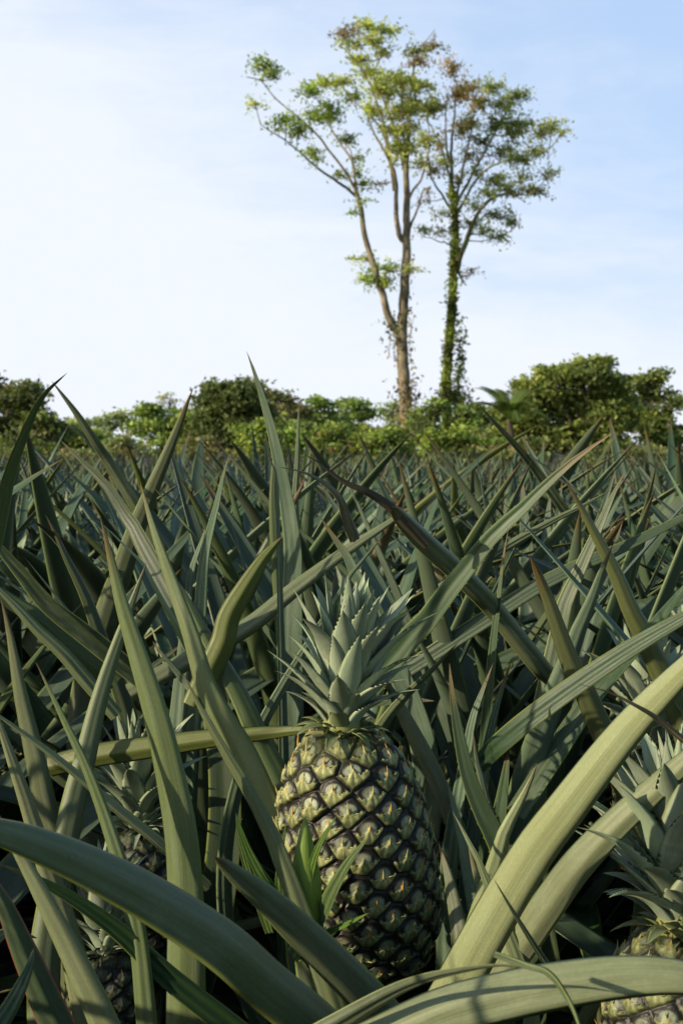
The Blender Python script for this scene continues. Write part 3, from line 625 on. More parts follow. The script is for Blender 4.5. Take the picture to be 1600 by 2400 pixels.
# ------------------------------------------------------------------ generic plants
KEEP = [at(720, 1850, 1.14), at(700, 1950, 1.14), at(760, 1780, 1.14), at(720, 2040, 1.14), at(850, 1900, 1.12), at(780, 2000, 1.12), at(700, 1750, 1.15),
        at(720, 1480, 1.18), at(730, 1600, 1.17), at(800, 1560, 1.15), at(790, 1400, 1.18), at(860, 1470, 1.17),
        at(1221, 2025, .97), at(1315, 1896, .93), at(1458, 1712, .88), at(1560, 1600, .85), at(1346, 2034, 1.03), at(1480, 1900, 1.0),
        at(415, 1958, 1.0), at(380, 1750, 1.0), at(350, 1640, 1.0), at(1360, 2290, .69), at(1500, 2290, .68), at(1180, 2260, .68),
        at(1120, 1850, 1.1), at(1105, 1750, 1.1), at(1235, 1860, 1.08), at(250, 1600, 1.33), at(425, 2200, 1.0), at(60, 1080, 1.15), at(1560, 1900, 1.0), at(1600, 2030, 1.0), at(1500, 1980, .98)]
KEEP = np.array(KEEP)
def ok_leaf(Wp):
    """world points of a leaf: keep clear of the lens and of the light on the main fruit"""
    px, py, D = proj(Wp)
    inf = (px > -120) & (px < 1720) & (py > -100) & (py < 2500) & (D > .02)
    if np.any(inf & (D < 1.42)): return False
    if np.any((np.linalg.norm(Wp - np.array([0, 0, CAMZ]), axis=1) < .35)): return False
    if np.any(inf & (py < 1040)) and (D.max() > 4.6 or random.random() < .5 or np.any(inf & (py < 965))): return False
    for k in KEEP:
        v = Wp - k; t = v @ sdir; d = np.linalg.norm(v - t[:, None] * sdir, axis=1)
        if np.any((t > .02) & (t < 3.5) & (d < .040)): return False
    return True
for mat, wp_, tip_, C in SAMPLES:
    hit = []
    for i, k in enumerate(KEEP[:12]):
        v = C - k; t = v @ sdir; d = np.linalg.norm(v - t[:, None] * sdir, axis=1)
        if np.any((t > .02) & (d < .02)): hit.append(i)
    if hit: print('BLOCK', mat, wp_, [int(q) for q in tip_], hit)
def plant_leaves(r, n=34, h=1.0):
    out = []
    for i in range(n):
        t = i / (n - 1); az = i * 2.39996 + r.uniform(-.3, .3)
        tilt = 70 - 56 * t + r.uniform(-17, 17); L = (0.70 + .24 * math.sin(math.pi * min(1, t * .95 + .12)) - .12 * max(0, t - .7) / .3) * r.uniform(.85, 1.1) * h
        z = .06 + .26 * t; out.append((az, z, .02, tilt, L, r.randrange(16)))
    return out
r = random.Random(11); spots = []
hand = [np.array(o.location)[:2] for o in PL.values()]
y = -0.9; row = 0
while y < 14:
    dy = .42 if row % 2 == 0 else .50
    half = .29 * max(y, 0) + (1.0 if y < 12 else 2.0)
    x = -half - (1.2 if y < 2 else 0); step = .33
    while x < half:
        X_, Y_ = x + r.uniform(-.07, .07), y + r.uniform(-.07, .07)
        if all(np.linalg.norm(np.array([X_, Y_]) - h_) > .24 for h_ in hand) and math.hypot(X_, Y_) > .30: spots.append((X_, Y_))
        x += step
    y += dy if y < 14 else .8; row += 1
def vis(X_, Y_): return abs(X_) < .264 * Y_ + .25 and Y_ > 1.2
spots = [s for s in spots if (s[1] < 3.0) or abs(s[0]) < .29 * s[1] + .5]
near = [s for s in spots if s[1] < 4.3]; far = sorted([s for s in spots if s[1] >= 4.3], key=lambda s: s[1])
nm = 300 - len(near) if len(near) < 300 else 0
mid, rest = far[:max(nm, 0)], far[max(nm, 0):]
G_NEAR = 'pineapple plants crowded behind the near ones'
crowned = []
for (X_, Y_) in near:
    inview = vis(X_, Y_)
    leaves = plant_leaves(r, 36 if inview else 26, r.uniform(1.0, 1.14) if Y_ < 2 else r.uniform(1.06, 1.30)); rz = r.uniform(0, 6.28)
    fruited = inview and Y_ > 1.95 and r.random() < .55
    base = np.array([X_, Y_, 0]); good = []
    for (az, z, rad, tilt, L, q) in leaves:
        if fruited and tilt < 22: continue
        for sc_ in ((1, .9, .8, .7) if Y_ > 1.5 else (1,)):
            mt = leaf_matrix(az + rz, z, rad, tilt, L * sc_, 1 / sc_ ** .6); mm = np.array(mt); Wp = LEAFC[q] @ mm[:3, :3].T + mm[:3, 3] + base
            if ok_leaf(Wp): good.append((mt, q)); break
    if len(good) < 5: continue
    o = empty('pineapple_plant', base, 'blue-green pineapple plant among the others crowded behind the near ones' if inview else 'pineapple plant beside the viewer, outside the picture edge', 'pineapple plant', G_NEAR if inview else 'pineapple plants beside the viewer')
    for mt, q in good:
        k = r.random(); kind = 'blue' if k < .22 else 'dark' if k < .36 else 'olive' if k < .46 else 'dry' if k < .468 else 'field'
        c = obj('leaf', LEAF_VAR[kind][q], o); c.matrix_local = mt
    if fruited:
        zf = r.uniform(.34, .50)
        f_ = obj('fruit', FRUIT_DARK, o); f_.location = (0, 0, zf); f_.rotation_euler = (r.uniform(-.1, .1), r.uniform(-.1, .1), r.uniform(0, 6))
        obj('stalk', lathe_mesh('stalk', [(.02, .02), (.016, zf + .01)], M['stalk'], 8), o)
        c = obj('crown', CROWNS[r.randrange(3)], o); c.location = (0, 0, zf + .195); c.rotation_euler = (r.uniform(-.15, .15), r.uniform(-.15, .15), r.uniform(0, 6))
def merge_plant(rr, n, h):
    Vs, Qs, A, off = [], [], dict(across=[], side=[], along=[], rnd=[]), 0
    for (az, z, rad, tilt, L, q) in plant_leaves(rr, n, h):
        V, Q, at_ = LOWL[q]; mm = np.array(leaf_matrix(az, z, rad, tilt, L)); V = V @ mm[:3, :3].T + mm[:3, 3]
        Vs.append(V); Qs.append(Q + off); off += len(V)
        for k in A: A[k].append(at_[k] if k != 'rnd' else np.full(len(V), rr.random()))
    return np.vstack(Vs), np.vstack(Qs), {k: np.concatenate(v) for k, v in A.items()}
MERG = [merge_plant(random.Random(100 + q), 36, 1.0) for q in range(7)]
MERGM = [mk_mesh('pineapple_plant', V, Q, M['field'], A) for V, Q, A in MERG]
for (X_, Y_) in mid:
    o = obj('pineapple_plant', r.choice(MERGM)); o.location = (X_, Y_, 0); o.rotation_euler = (0, 0, r.uniform(0, 6.28)); k = r.uniform(.78, 1.02); o.scale = (k, k, k)
    tag(o, 'small-looking pineapple plant in the middle distance of the field', 'pineapple plant', 'pineapple plants in the middle distance')
Vs, Qs, A, off = [], [], dict(across=[], side=[], along=[], rnd=[]), 0
for (X_, Y_) in rest:
    V, Q, at_ = r.choice(MERG); a = r.uniform(0, 6.28); k = r.uniform(.84, 1.0); c_, s_ = math.cos(a) * k, math.sin(a) * k
    W_ = np.stack([V[:, 0] * c_ - V[:, 1] * s_ + X_, V[:, 0] * s_ + V[:, 1] * c_ + Y_, V[:, 2] * k], 1)
    Vs.append(W_); Qs.append(Q + off); off += len(V)
    for kk in A: A[kk].append(at_[kk])
if rest:
    o = obj('pineapple_field', mk_mesh('pineapple_field', np.vstack(Vs), np.vstack(Qs), M['field'], {k: np.concatenate(v) for k, v in A.items()}))
    tag(o, 'far rows of pineapple plants reading as one green mass', 'pineapple field', kind='stuff')
print('plants', len(near), len(mid), len(rest))

# ------------------------------------------------------------------ trees
def leaf_cloud(P, size, tint, seed, up=.6, flat=.5):
    """small folded leaf faces at points P (n,3)"""
    rg = np.random.default_rng(seed); n = len(P)
    nr = norm(rg.normal(0, 1, (n, 3)) + np.array([0, 0, up])); a = norm(np.cross(nr, rg.normal(0, 1, (n, 3)))); b_ = np.cross(nr, a)
    s = size * rg.uniform(.6, 1.3, n)[:, None]
    V = np.stack([P - a * s, P + b_ * s * flat - nr * s * .12, P + a * s * 1.1, P - b_ * s * flat - nr * s * .12], 1).reshape(-1, 3)
    Q = np.arange(n * 4).reshape(-1, 4)
    t = np.repeat(tint * rg.uniform(.7, 1.3, (n, 1)), 4, 0)
    return V, Q, t
def foliage_mesh(name, parts, origin):
    Vs, Qs, Ts, off = [], [], [], 0
    for V, Q, t in parts: Vs.append(V); Qs.append(Q + off); Ts.append(t); off += len(V)
    return mk_mesh(name, np.vstack(Vs) - np.array(origin), np.vstack(Qs), M['foliage'], dict(tint=np.clip(np.vstack(Ts), 0, 1)), smooth=False)
def clumps(c, rad, n_cl, per, spread, tints, seed, shell=.55, flat=.45):
    """leaf points grouped in clumps through an ellipsoid"""
    rg = np.random.default_rng(seed); d = norm(rg.normal(0, 1, (n_cl, 3))); rr = rg.uniform(shell, 1, n_cl)[:, None] * (1 + .12 * np.sin(d[:, :1] * 9 + d[:, 2:] * 7 + seed))
    cc = c + d * rr * rad
    P = np.repeat(cc, per, 0) + rg.normal(0, 1, (n_cl * per, 3)) * spread * np.array([1, 1, flat])
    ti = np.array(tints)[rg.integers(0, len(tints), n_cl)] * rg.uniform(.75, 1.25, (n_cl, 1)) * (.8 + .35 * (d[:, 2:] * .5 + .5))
    return P, np.repeat(ti, per, 0), cc
def polyline(pts, D, dd=0.0, seed=0, jit=.0):
    rg = random.Random(seed); n = len(pts)
    return np.array([at(x, y, D + dd * i / max(n - 1, 1)) for i, (x, y) in enumerate(pts)])
def T_(*p): return [(x / 1.742 + 500, y / 1.742) for x, y in p]
def PT(*p): return [(x / 1.742 + 500, y / 1.742) for x, y in p]

def tall_tree(D, label, trunk, w0, w1, branches, leafspots, bark, leafsize, origin_px, vine=None, twig_seed=1, top_z=0):
    m = D / F
    o = empty('tall_tree', (at(origin_px, 1000, D)[0], D, 0), label, 'tree'); org = np.array(o.location)
    tp = polyline(T_(*trunk), D); tp = np.vstack([[tp[0][0], D, -.2], tp]); C, L = catmull(tp, 60)
    rw = np.interp(np.linspace(0, 1, 60), [0, .04, .12, .6, 1], [w0 * 1.5, w0 * 1.15, w0, (w0 + w1) / 2, w1]) * m / 2
    rg = np.random.default_rng(twig_seed)
    C[1:] += rg.normal(0, 1, (59, 3)) * rw[1:, None] * .10
    obj('trunk', tube_mesh('trunk', [(C, rw)], M[bark], 12, org), o)
    pool = [C[18:]]
    for q, (pts, a, b_, dd) in enumerate(branches):
        P = polyline(T_(*pts), D, dd, q); P[0][1] = D; C2, L2 = catmull(P, 30)
        C2[2:] += np.cumsum(rg.normal(0, .5, (28, 3)), 0) * m * 1.3
        obj('branch', tube_mesh('branch', [(C2, np.linspace(a, b_, 30) * m / 2 * (1 if a > 12 else .75))], M[bark], 7, org), o); pool.append(C2)
    pool = np.vstack(pool); tw, parts = [], []
    for q, (x, y, rx, ry, n, tints, sz) in enumerate(leafspots):
        px, py = x / 1.742 + 500, y / 1.742; rx, ry = rx / 1.742 * m, ry / 1.742 * m
        c = at(px, py, D)
        d = np.abs(pool[:, 0] - c[0]) + np.abs(pool[:, 2] - c[2]) * 1.2 + 3 * np.maximum(0, pool[:, 2] - c[2]); j = int(np.argmin(d)); c[1] = pool[j][1] + rg.normal(0, .5)
        rad = np.array([rx, rx * .9, ry])
        ncl = max(4, int(n / (10 if bark == 'bark' else 7)))
        rad = rad * np.array([1.0, 1.3, 1.35 if bark == 'bark_green' else 1.0]); P, ti, cc = clumps(c, rad, ncl, 7, np.array([.17, .17, .12]) * sz, tints, q * 7 + twig_seed, .05, .7)
        nf = len(cc) * 3; fd = norm(rg.normal(0, 1, (nf, 3)) * np.array([1, 1, .45]) + np.array([0, 0, .25])); ft = rg.uniform(.3, .85, (nf, 1)); fc = np.repeat(cc, 3, 0); tn = np.repeat(ti[::7], 3, 0)
        u = np.tile(np.linspace(.1, 1, 7), nf)[:, None]; P = np.repeat(fc, 7, 0) + np.repeat(fd * ft, 7, 0) * u + rg.normal(0, .05, (nf * 7, 3)); P[:, 2] -= (u[:, 0] ** 2) * .16; ti = np.repeat(tn, 7, 0)
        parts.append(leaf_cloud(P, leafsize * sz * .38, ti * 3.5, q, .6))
        root = pool[j]; mid_ = (root + c) / 2 + np.array([0, 0, -.1]); C3, _ = catmull([root, mid_, c], 8)
        tw.append((C3, np.linspace(3.0, 1.4, 8) * m / 2))
        for k in range(min(ncl, 16)):
            e = cc[k]; C4, _ = catmull([C3[5], (C3[5] + e) / 2 + rg.normal(0, .12, 3), e], 6); tw.append((C4, np.linspace(1.5, .6, 6) * m / 2))
    obj('twigs', tube_mesh('twigs', tw, M[bark], 4, org), o)
    obj('crown', foliage_mesh('crown', parts, org), o)
    if vine:
        st = []
        for (pts, n, sp_, tints) in vine:
            C5, _ = catmull(polyline(T_(*pts), D - .3), 50)
            for q in range(3 if bark == 'bark' else 7):
                p0 = C5[rg.integers(3, 50)] + rg.normal(0, 1, 3) * np.array([.16, .16, .1]); ln = rg.uniform(.6, 2.4); dz_ = np.linspace(0, 1, 8)[:, None]
                pp = p0 + dz_ * np.array([rg.normal(.12, .16), 0, -ln]) + np.sin(dz_ * 5 + q) * np.array([.08, .05, 0]); pp[:, 2] = np.maximum(pp[:, 2], .1); st.append((pp, np.full(8, .018)))
        for s_ in st: obj('vine_stem', tube_mesh('vine_stem', [s_], M[bark], 3, org), o)
        vp = [leaf_cloud(np.repeat(pp[2:], 4, 0) + rg.normal(0, .06, (24, 3)), .09, np.tile(np.array(vine[0][3][0]), (24, 1)), 5, 0) for pp, _r in st]
        for (pts, n, sp_, tints) in vine:
            C5, _ = catmull(polyline(T_(*pts), D - .3), 50); idx = rg.integers(0, 50, n); P = C5[idx] + rg.normal(0, 1, (n, 3)) * np.array([sp_, sp_, .25])
            cl = (np.sin(P[:, 2:] * 3.1) * .5 + .9)
            vp.append(leaf_cloud(P, .11, np.array(tints)[rg.integers(0, len(tints), n)] * cl, n, .2))
        obj('climbing_vine', foliage_mesh('climbing_vine', vp, org), o)
    return o
GR = [(.085, .115, .035), (.11, .14, .04), (.07, .095, .03)]; YG = [(.17, .18, .055), (.13, .15, .045)]; DG = [(.065, .085, .03), (.085, .10, .04), (.075, .08, .035)]
OL = [(.13, .13, .05), (.10, .12, .04), (.16, .17, .06)]; RD = [(.13, .085, .055), (.16, .10, .05), (.09, .075, .04), (.11, .12, .05)]; BR = [(.10, .08, .06), (.14, .11, .08)]
t1_leaves = [(220, 305, 75, 13, 200, GR, 1), (255, 350, 40, 15, 120, GR, 1), (390, 360, 42, 24, 190, GR, 1), (395, 335, 30, 12, 70, GR, 1), (440, 275, 48, 18, 170, YG, 1), (510, 288, 52, 12, 120, YG, 1), (415, 450, 44, 28, 200, GR, 1), (480, 470, 55, 28, 220, GR, 1),
  (310, 560, 45, 20, 180, GR, 1), (355, 598, 55, 20, 190, GR, 1), (195, 512, 26, 9, 70, YG, 1), (280, 590, 25, 10, 50, GR, 1), (400, 620, 40, 18, 120, GR, 1), (540, 518, 50, 14, 140, GR, 1), (470, 430, 50, 22, 170, GR, 1), (600, 740, 26, 14, 70, GR, 1), (500, 700, 30, 14, 60, GR, 1), (430, 690, 25, 10, 50, GR, 1),
  (560, 350, 60, 18, 150, GR, 1), (540, 290, 40, 12, 80, YG, 1), (600, 610, 30, 15, 60, GR, 1), (590, 690, 30, 14, 60, GR, 1), (620, 98, 60, 18, 190, YG, 1), (700, 118, 70, 14, 170, YG, 1), (560, 150, 60, 18, 150, OL, 1), (530, 190, 50, 18, 130, BR, 1), (640, 160, 60, 22, 200, OL, 1), (600, 215, 70, 16, 140, YG, 1), (690, 200, 40, 20, 110, OL, 1),
  (830, 180, 50, 20, 150, OL, 1), (900, 125, 45, 14, 70, BR, 1), (840, 235, 50, 30, 150, BR, 1), (900, 160, 40, 20, 60, BR, 1), (650, 285, 60, 18, 180, YG, 1), (740, 285, 60, 18, 180, GR, 1), (700, 340, 70, 30, 300, OL, 1), (650, 440, 60, 36, 270, YG, 1), (680, 390, 60, 30, 200, OL, 1), (770, 350, 60, 34, 330, OL, 1), (810, 400, 64, 50, 480, DG, 1), (760, 450, 70, 36, 320, OL, 1),
  (850, 330, 50, 40, 250, OL, 1), (740, 540, 60, 36, 270, OL, 1), (800, 520, 50, 40, 200, DG, 1), (790, 620, 60, 34, 260, DG, 1), (740, 610, 40, 30, 150, OL, 1), (860, 600, 50, 44, 210, OL, 1), (870, 500, 50, 50, 240, DG, 1), (620, 330, 30, 20, 80, YG, 1), (840, 680, 60, 30, 130, OL, 1), (730, 690, 40, 20, 60, OL, 1),
  (620, 1055, 60, 8, 80, YG, 1), (650, 1150, 45, 12, 90, GR, 1), (610, 1140, 40, 7, 70, YG, 1), (715, 1110, 50, 12, 120, GR, 1), (690, 1168, 34, 12, 80, YG, 1), (800, 1108, 60, 6, 70, YG, 1), (660, 1095, 30, 12, 60, GR, 1), (620, 850, 30, 12, 40, GR, 1), (575, 890, 20, 12, 35, GR, 1), (720, 1140, 30, 10, 50, GR, 1), (670, 740, 30, 8, 25, BR, 1), (735, 1300, 20, 20, 40, GR, .8)]
t1_br = [([(760, 1370), (715, 1300), (690, 1200), (650, 1080), (610, 960), (595, 850), (572, 765)], 19, 10, -1.5),
  ([(580, 800), (545, 770), (500, 740), (420, 680), (340, 610), (270, 560), (200, 515)], 10, 2.5, -4), ([(575, 770), (540, 700), (480, 620), (420, 540), (340, 470), (250, 390), (200, 330), (140, 312)], 9, 2.5, -2), ([(585, 790), (560, 660), (520, 600), (470, 520), (430, 440), (400, 370)], 9, 2.5, 1),
  ([(582, 780), (578, 700), (560, 600), (545, 530)], 7, 2.5, 3), ([(775, 985), (755, 950), (740, 850), (735, 740), (700, 650), (650, 560), (620, 480)], 14, 3, -1), ([(735, 740), (700, 560), (650, 480), (560, 400), (500, 310)], 9, 2.5, 2),
  ([(737, 780), (710, 560), (680, 460), (640, 360), (580, 260), (520, 200)], 10, 2.5, -2), ([(785, 720), (760, 600), (730, 480), (690, 380), (660, 290), (690, 200), (640, 110)], 12, 2.5, 1), ([(788, 640), (800, 450), (810, 330), (830, 230), (900, 130)], 12, 2, 2),
  ([(790, 830), (815, 780), (850, 730), (880, 620), (870, 480)], 9, 2.5, -2), ([(795, 950), (830, 850), (850, 780), (885, 760)], 9, 3, 2), ([(785, 700), (770, 560), (760, 430), (770, 330)], 10, 3, -1), ([(640, 1130), (600, 1140)], 4, 2, 0), ([(640, 1080), (620, 1050)], 4, 2, 0), ([(680, 1150), (720, 1110), (850, 1105)], 4, 2, -1)]
tall_tree(60, 'tallest bare-trunked tree, forked low with airy yellow-green foliage spreading to the left', [(790, 1742), (785, 1640), (775, 1500), (768, 1380), (780, 1200), (785, 1050), (787, 950), (788, 800), (785, 700), (792, 600), (800, 470)], 33, 9, t1_br, t1_leaves, 'bark', .22, 950, 
  vine=[([(800, 1700), (805, 1500), (800, 1300), (805, 1000)], 130, .14, [(.26, .22, .13), (.2, .2, .09), (.3, .25, .17)]), ([(800, 1740), (795, 1650), (790, 1560)], 420, .36, [(.30, .21, .14), (.2, .17, .09)]), ([(735, 1350), (725, 1300), (745, 1400)], 70, .3, [(.12, .15, .06)])], twig_seed=5)
t2_leaves = []
rt = random.Random(4)
for (x, y, rx, ry, n, t) in [(960, 320, 50, 34, 150, RD), (1050, 290, 60, 34, 220, RD), (1150, 315, 60, 30, 220, OL), (1270, 350, 50, 30, 200, DG), (1100, 370, 70, 34, 280, RD), (1200, 400, 60, 40, 260, OL), (1270, 440, 50, 34, 220, DG), (1000, 400, 60, 34, 240, RD), (930, 400, 40, 40, 140, RD), (1060, 470, 70, 40, 260, OL), (1160, 490, 60, 36, 220, DG), (1240, 530, 60, 36, 240, DG), (1300, 590, 46, 34, 180, DG), (1350, 560, 40, 22, 80, OL), (1370, 610, 22, 14, 40, OL), (1100, 570, 60, 34, 180, DG), (1010, 550, 60, 40, 150, RD), (930, 560, 40, 50, 110, RD), (940, 640, 50, 34, 110, OL), (1040, 640, 60, 34, 120, RD), (1180, 620, 60, 34, 200, DG), (1220, 690, 60, 30, 200, DG), (1290, 660, 46, 24, 150, DG), (1150, 740, 54, 28, 190, DG), (1190, 800, 50, 24, 150, DG), (1290, 800, 50, 18, 160, DG), (1340, 750, 34, 16, 90, DG), (1110, 820, 44, 30, 150, DG), (1160, 870, 50, 22, 140, DG), (1210, 900, 36, 24, 110, DG), (1050, 860, 36, 34, 100, DG), (1100, 965, 40, 14, 90, DG), (1150, 985, 34, 14, 80, DG), (860, 820, 44, 40, 60, BR), (855, 960, 46, 9, 70, DG), (930, 930, 30, 30, 60, RD), (1040, 930, 34, 24, 90, DG), (910, 880, 40, 20, 50, OL), (1050, 1120, 20, 12, 18, BR), (1080, 700, 50, 34, 110, OL), (1000, 720, 40, 30, 80, RD), (900, 700, 50, 40, 110, BR), (1235, 760, 40, 20, 100, DG), (1320, 470, 26, 40, 50, DG)]:
    t2_leaves.append((x, y, rx, ry, int(n * .9), t, 1))
t2_br = [([(990, 1110), (1005, 1060), (1030, 1000), (1060, 920), (1100, 850), (1180, 800), (1300, 800)], 15, 3, -2), ([(985, 890), (960, 850), (930, 800), (900, 760), (880, 700), (860, 620)], 9, 3, -2), ([(985, 840), (960, 700), (920, 580), (870, 480)], 9, 2.5, 2),
  ([(970, 770), (975, 600), (990, 450), (1000, 330)], 12, 3, -1), ([(985, 850), (1060, 700), (1130, 580), (1200, 450), (1250, 350)], 10, 2.5, 2), ([(1000, 860), (1100, 700), (1250, 640), (1370, 600)], 9, 2.5, -3), ([(985, 840), (1030, 640), (1060, 470), (1080, 300)], 9, 2.5, 3), ([(1000, 1110), (1040, 1160)], 9, 3, 0), ([(1000, 1110), (1050, 1125)], 4, 1.5, 1),
  ([(980, 1000), (930, 985), (850, 960)], 5, 2, -1), ([(1040, 960), (1090, 960), (1160, 985)], 5, 2, 2), ([(975, 700), (940, 560), (940, 420)], 8, 2.5, 1), ([(1060, 920), (1130, 870), (1210, 900)], 6, 2, 1)]
VG = [(.22, .28, .06), (.15, .20, .05), (.28, .32, .09)]
tall_tree(62, 'slimmer tall tree with a vine-wrapped trunk and a rounded reddish green crown', [(955, 1742), (948, 1600), (957, 1450), (970, 1300), (977, 1150), (985, 1050), (988, 950), (982, 850), (968, 755)], 27, 14, t2_br, t2_leaves, 'bark_green', .20, 1050,
  vine=[([(950, 1742), (945, 1600), (955, 1450), (970, 1300), (975, 1150), (985, 1050), (988, 950), (975, 780)], 2000, .14, VG), ([(1000, 1300), (1010, 1400), (1000, 1520), (985, 1600)], 350, .14, VG), ([(960, 1650), (985, 1600), (1000, 1742)], 800, .45, VG)], twig_seed=9)

def broad_tree(name, D, label, cat, blobs, trunk_px, tints, leafsize=.2, dens=1.0, group=None, bark='bark_dark', trunk_w=18, hollow=.5):
    m = D / F; bx = at(trunk_px, 1000, D)[0]; o = empty(name, (bx, D, 0), label, cat, group); org = np.array(o.location); parts = []; tubes = []
    hz_ = min(.35, D / 260); tints = [tuple(v * (1 - hz_) + q * hz_ for v, q in zip(t_, (.12, .145, .09))) for t_ in tints]  # distance haze mixed into the foliage tints
    top = max(blobs, key=lambda b: -b[1]); rg = np.random.default_rng(int(abs(trunk_px)) + int(D))
    tz = at(0, min(b[1] for b in blobs), D)[2] * .55
    C, _ = catmull([[bx, D, -.2], [bx + rg.normal(0, .2), D, tz * .5], [bx + rg.normal(0, .4), D, tz]], 16); tubes.append((C, np.linspace(trunk_w, trunk_w * .55, 16) * m / 2))
    for q, (x, y, rx, ry) in enumerate(blobs):
        c = at(x, y, D); c[1] += rg.normal(0, rx * m * .4); rad = np.array([rx, rx * .8, ry]) * m
        ncl = int(max(9, rx * ry / 25 * dens)); spread = .034 * math.sqrt(rx * ry) * m * 2.2
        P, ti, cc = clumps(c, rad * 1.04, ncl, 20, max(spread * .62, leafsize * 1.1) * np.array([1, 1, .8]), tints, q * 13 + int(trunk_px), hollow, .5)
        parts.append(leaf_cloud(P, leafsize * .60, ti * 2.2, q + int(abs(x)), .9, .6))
        C2, _ = catmull([C[rg.integers(7, 15)], (C[14] + c) / 2, c], 10); tubes.append((C2, np.linspace(trunk_w * .4, 3, 10) * m / 2))
        for k in range(min(8, ncl)):
            C4, _ = catmull([C2[6], (C2[6] + cc[k]) / 2 + rg.normal(0, .1, 3), cc[k]], 6); tubes.append((C4, np.linspace(3.5, 1, 6) * m / 2))
    obj('trunk', tube_mesh('trunk', tubes, M[bark], 7, org), o); obj('crown', foliage_mesh('crown', parts, org), o)
    return o
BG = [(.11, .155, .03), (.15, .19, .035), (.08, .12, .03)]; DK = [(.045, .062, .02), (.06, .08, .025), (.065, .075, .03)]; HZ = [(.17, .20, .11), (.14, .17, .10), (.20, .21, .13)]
MG = [(.09, .14, .03), (.12, .17, .03), (.07, .10, .025)]; SC = [(.16, .12, .07), (.10, .11, .05), (.09, .10, .03)]; YB = [(.15, .18, .03), (.09, .12, .03), (.08, .12, .025), (.06, .085, .02)]
RT = [(.10, .12, .03), (.14, .155, .03), (.07, .09, .025), (.05, .07, .02)]
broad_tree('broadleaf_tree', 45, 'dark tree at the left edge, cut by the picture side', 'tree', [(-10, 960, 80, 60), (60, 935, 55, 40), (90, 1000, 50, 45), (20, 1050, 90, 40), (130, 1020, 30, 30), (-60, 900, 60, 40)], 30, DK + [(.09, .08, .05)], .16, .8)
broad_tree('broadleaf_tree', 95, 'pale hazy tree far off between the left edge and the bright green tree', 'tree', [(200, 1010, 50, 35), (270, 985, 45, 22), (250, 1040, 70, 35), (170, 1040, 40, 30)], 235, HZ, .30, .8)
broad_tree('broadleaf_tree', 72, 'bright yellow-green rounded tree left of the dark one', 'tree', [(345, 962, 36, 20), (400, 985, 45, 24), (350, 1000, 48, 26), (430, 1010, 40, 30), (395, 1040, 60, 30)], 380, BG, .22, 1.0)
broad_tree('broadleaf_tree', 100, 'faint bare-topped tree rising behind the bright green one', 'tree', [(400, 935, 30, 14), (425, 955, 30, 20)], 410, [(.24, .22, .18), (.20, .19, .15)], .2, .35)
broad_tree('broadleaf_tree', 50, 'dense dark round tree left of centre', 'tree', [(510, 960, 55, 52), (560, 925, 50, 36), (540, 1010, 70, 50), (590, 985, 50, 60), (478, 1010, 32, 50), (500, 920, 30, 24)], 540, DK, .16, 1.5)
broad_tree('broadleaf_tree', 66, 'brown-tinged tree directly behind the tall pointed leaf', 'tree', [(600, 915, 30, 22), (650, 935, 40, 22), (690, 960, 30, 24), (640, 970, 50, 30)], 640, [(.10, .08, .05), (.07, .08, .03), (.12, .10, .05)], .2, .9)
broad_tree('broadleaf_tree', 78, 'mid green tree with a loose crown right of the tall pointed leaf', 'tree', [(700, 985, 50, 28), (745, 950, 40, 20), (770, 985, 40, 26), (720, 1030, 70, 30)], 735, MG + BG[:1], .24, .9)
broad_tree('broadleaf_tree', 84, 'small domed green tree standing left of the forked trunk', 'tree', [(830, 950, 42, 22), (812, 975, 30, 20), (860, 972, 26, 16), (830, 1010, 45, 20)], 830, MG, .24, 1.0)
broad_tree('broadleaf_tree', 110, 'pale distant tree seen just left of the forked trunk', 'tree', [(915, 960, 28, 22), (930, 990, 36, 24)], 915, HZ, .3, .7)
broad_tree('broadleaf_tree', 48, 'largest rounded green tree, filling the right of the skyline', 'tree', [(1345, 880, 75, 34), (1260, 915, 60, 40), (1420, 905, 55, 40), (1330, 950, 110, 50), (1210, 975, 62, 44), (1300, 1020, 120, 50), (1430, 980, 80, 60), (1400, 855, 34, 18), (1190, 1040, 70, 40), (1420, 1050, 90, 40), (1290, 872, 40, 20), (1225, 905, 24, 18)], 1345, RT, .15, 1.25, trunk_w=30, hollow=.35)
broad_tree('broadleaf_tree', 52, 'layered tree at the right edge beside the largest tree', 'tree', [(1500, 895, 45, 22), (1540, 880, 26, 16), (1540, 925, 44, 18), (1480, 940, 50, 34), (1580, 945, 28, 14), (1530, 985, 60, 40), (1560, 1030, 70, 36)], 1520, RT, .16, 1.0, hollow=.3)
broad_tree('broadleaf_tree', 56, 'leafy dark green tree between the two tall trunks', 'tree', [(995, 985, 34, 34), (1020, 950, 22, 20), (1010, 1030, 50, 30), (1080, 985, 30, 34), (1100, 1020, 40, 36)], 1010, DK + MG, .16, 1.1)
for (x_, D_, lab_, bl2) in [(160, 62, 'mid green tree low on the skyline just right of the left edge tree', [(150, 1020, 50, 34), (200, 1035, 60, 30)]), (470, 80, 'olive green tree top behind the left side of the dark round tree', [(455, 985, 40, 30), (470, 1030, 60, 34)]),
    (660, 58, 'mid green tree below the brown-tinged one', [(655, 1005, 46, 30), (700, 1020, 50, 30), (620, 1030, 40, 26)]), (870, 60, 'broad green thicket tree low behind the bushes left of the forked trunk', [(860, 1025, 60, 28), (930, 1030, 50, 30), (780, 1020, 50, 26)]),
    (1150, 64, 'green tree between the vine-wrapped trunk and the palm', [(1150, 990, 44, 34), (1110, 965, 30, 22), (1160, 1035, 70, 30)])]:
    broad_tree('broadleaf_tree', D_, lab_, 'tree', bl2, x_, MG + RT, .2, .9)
G_SH = 'bushes at the far edge of the field'
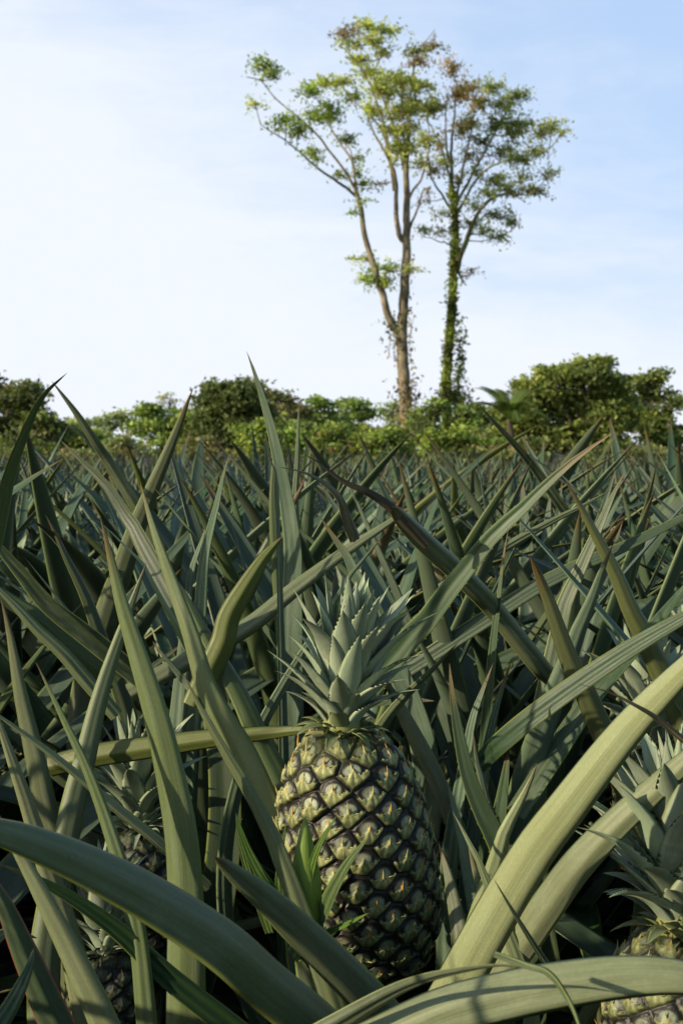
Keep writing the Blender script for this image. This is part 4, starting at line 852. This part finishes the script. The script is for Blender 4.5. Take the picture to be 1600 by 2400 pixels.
for (x, D, lab, bl_, ti) in [(610, 34, 'bright green bush right below the dark round tree', [(600, 1030, 30, 34), (630, 1060, 46, 30)], YB), (700, 37, 'low leafy bush with yellow tips between two other bushes, left of the forked trunk', [(690, 1045, 46, 30), (740, 1060, 36, 24)], MG),
  (800, 33, 'reddish-tipped bush left of the forked trunk', [(790, 1050, 50, 34), (835, 1035, 26, 24)], YB + [(.15, .09, .05)]), (895, 32, 'bright yellow-green bush at the foot of the forked trunk', [(895, 1050, 42, 36), (920, 1075, 50, 26), (870, 1080, 40, 26)], YB),
  (1040, 31, 'yellow-green bush under the vine-wrapped trunk', [(1035, 1045, 42, 38), (1070, 1030, 40, 34), (1050, 1085, 60, 24)], YB), (1120, 38, 'mixed green bush left of the palm', [(1120, 1050, 50, 30), (1090, 1065, 40, 24)], MG + SC),
  (1240, 34, 'scrubby dull green bush below the largest tree', [(1230, 1075, 70, 26)], SC + DK), (1400, 35, 'dull olive scrub below the right side of the largest tree', [(1400, 1080, 90, 24), (1520, 1075, 70, 26)], SC + DK), (470, 40, 'brownish low scrub left of centre', [(470, 1060, 60, 20), (550, 1065, 50, 22)], SC), (300, 42, 'grey-green low scrub on the left', [(290, 1058, 70, 22), (190, 1062, 50, 22)], HZ + SC), (80, 40, 'dark low scrub at the left edge', [(70, 1065, 90, 26)], DK + SC)]:
    rb = random.Random(x); bl_ = [(bx_ + rb.uniform(-10, 10), by_ + rb.uniform(-6, 14), rx_, ry_ * rb.uniform(.9, 1.1)) for bx_, by_, rx_, ry_ in bl_] + [(bl_[0][0] + rb.uniform(-45, 45), bl_[0][1] - rb.uniform(6, 34), rb.uniform(12, 22), rb.uniform(12, 24)) for _ in range(3)]
    broad_tree('shrub', D, lab, 'bush', bl_, x, ti, .11, .8, None, trunk_w=8)
# dry vine pile at the foot of the forked tree
# palm
pm = 44 / F; po = empty('palm_tree', (at(1190, 1000, 44)[0], 44, 0), 'small palm with arching fronds in front of the largest tree', 'palm'); org = np.array(po.location)
top = at(1192, 985, 44); C, _ = catmull([[top[0], 44, -.2], [top[0] + .1, 44, top[2] * .5], top], 10); obj('trunk', tube_mesh('trunk', [(C, np.linspace(.16, .11, 10))], M['bark_dark'], 8, org), po)
rg = np.random.default_rng(3)
for q in range(13):
    az = q * 2.4; el = [1.25, 1.0, .75][q % 3]; Lf = 1.75; d = np.array([math.cos(az) * math.cos(el), math.sin(az) * math.cos(el), math.sin(el)]); P = [top]
    for s in range(14): P.append(P[-1] + d * Lf / 14); d = norm(d + np.array([0, 0, -.13]))
    P = np.array(P); V, Qd = tube_arrays(P, np.linspace(.02, .006, 15), 4); Vs, Qs = [V], [Qd]; off = len(V); T = norm(np.gradient(P, axis=0)); S = norm(np.cross(T, [0, 0, 1])); 
    for i in np.linspace(2, 14, 34):
        i0 = min(int(i), 13); p = P[i0] + (P[i0 + 1] - P[i0]) * (i - i0) if i0 < 14 else P[14]; l = .42 * math.sin(math.pi * (i / 14) ** .8 * .9 + .15)
        for sg in (-1, 1):
            tip = p + S[i0] * sg * l + T[i0] * l * .5 - np.array([0, 0, .25 * l]); Vs.append(np.array([p, p + T[i0] * .035, tip, p - T[i0] * .02])); Qs.append(np.array([[0, 1, 2, 3]]) + off); off += 4
    V = np.vstack(Vs) - org; obj('frond', mk_mesh('frond', V, np.vstack(Qs), M['foliage'], dict(tint=np.tile(np.array([.10, .15, .04]) * rg.uniform(.7, 1.4), (len(V), 1))), smooth=False), po)

# view transform
sc.view_settings.view_transform = 'Standard'; sc.view_settings.look = 'None'; sc.view_settings.exposure = 0; sc.view_settings.gamma = 1
sc.cycles.max_bounces = 6
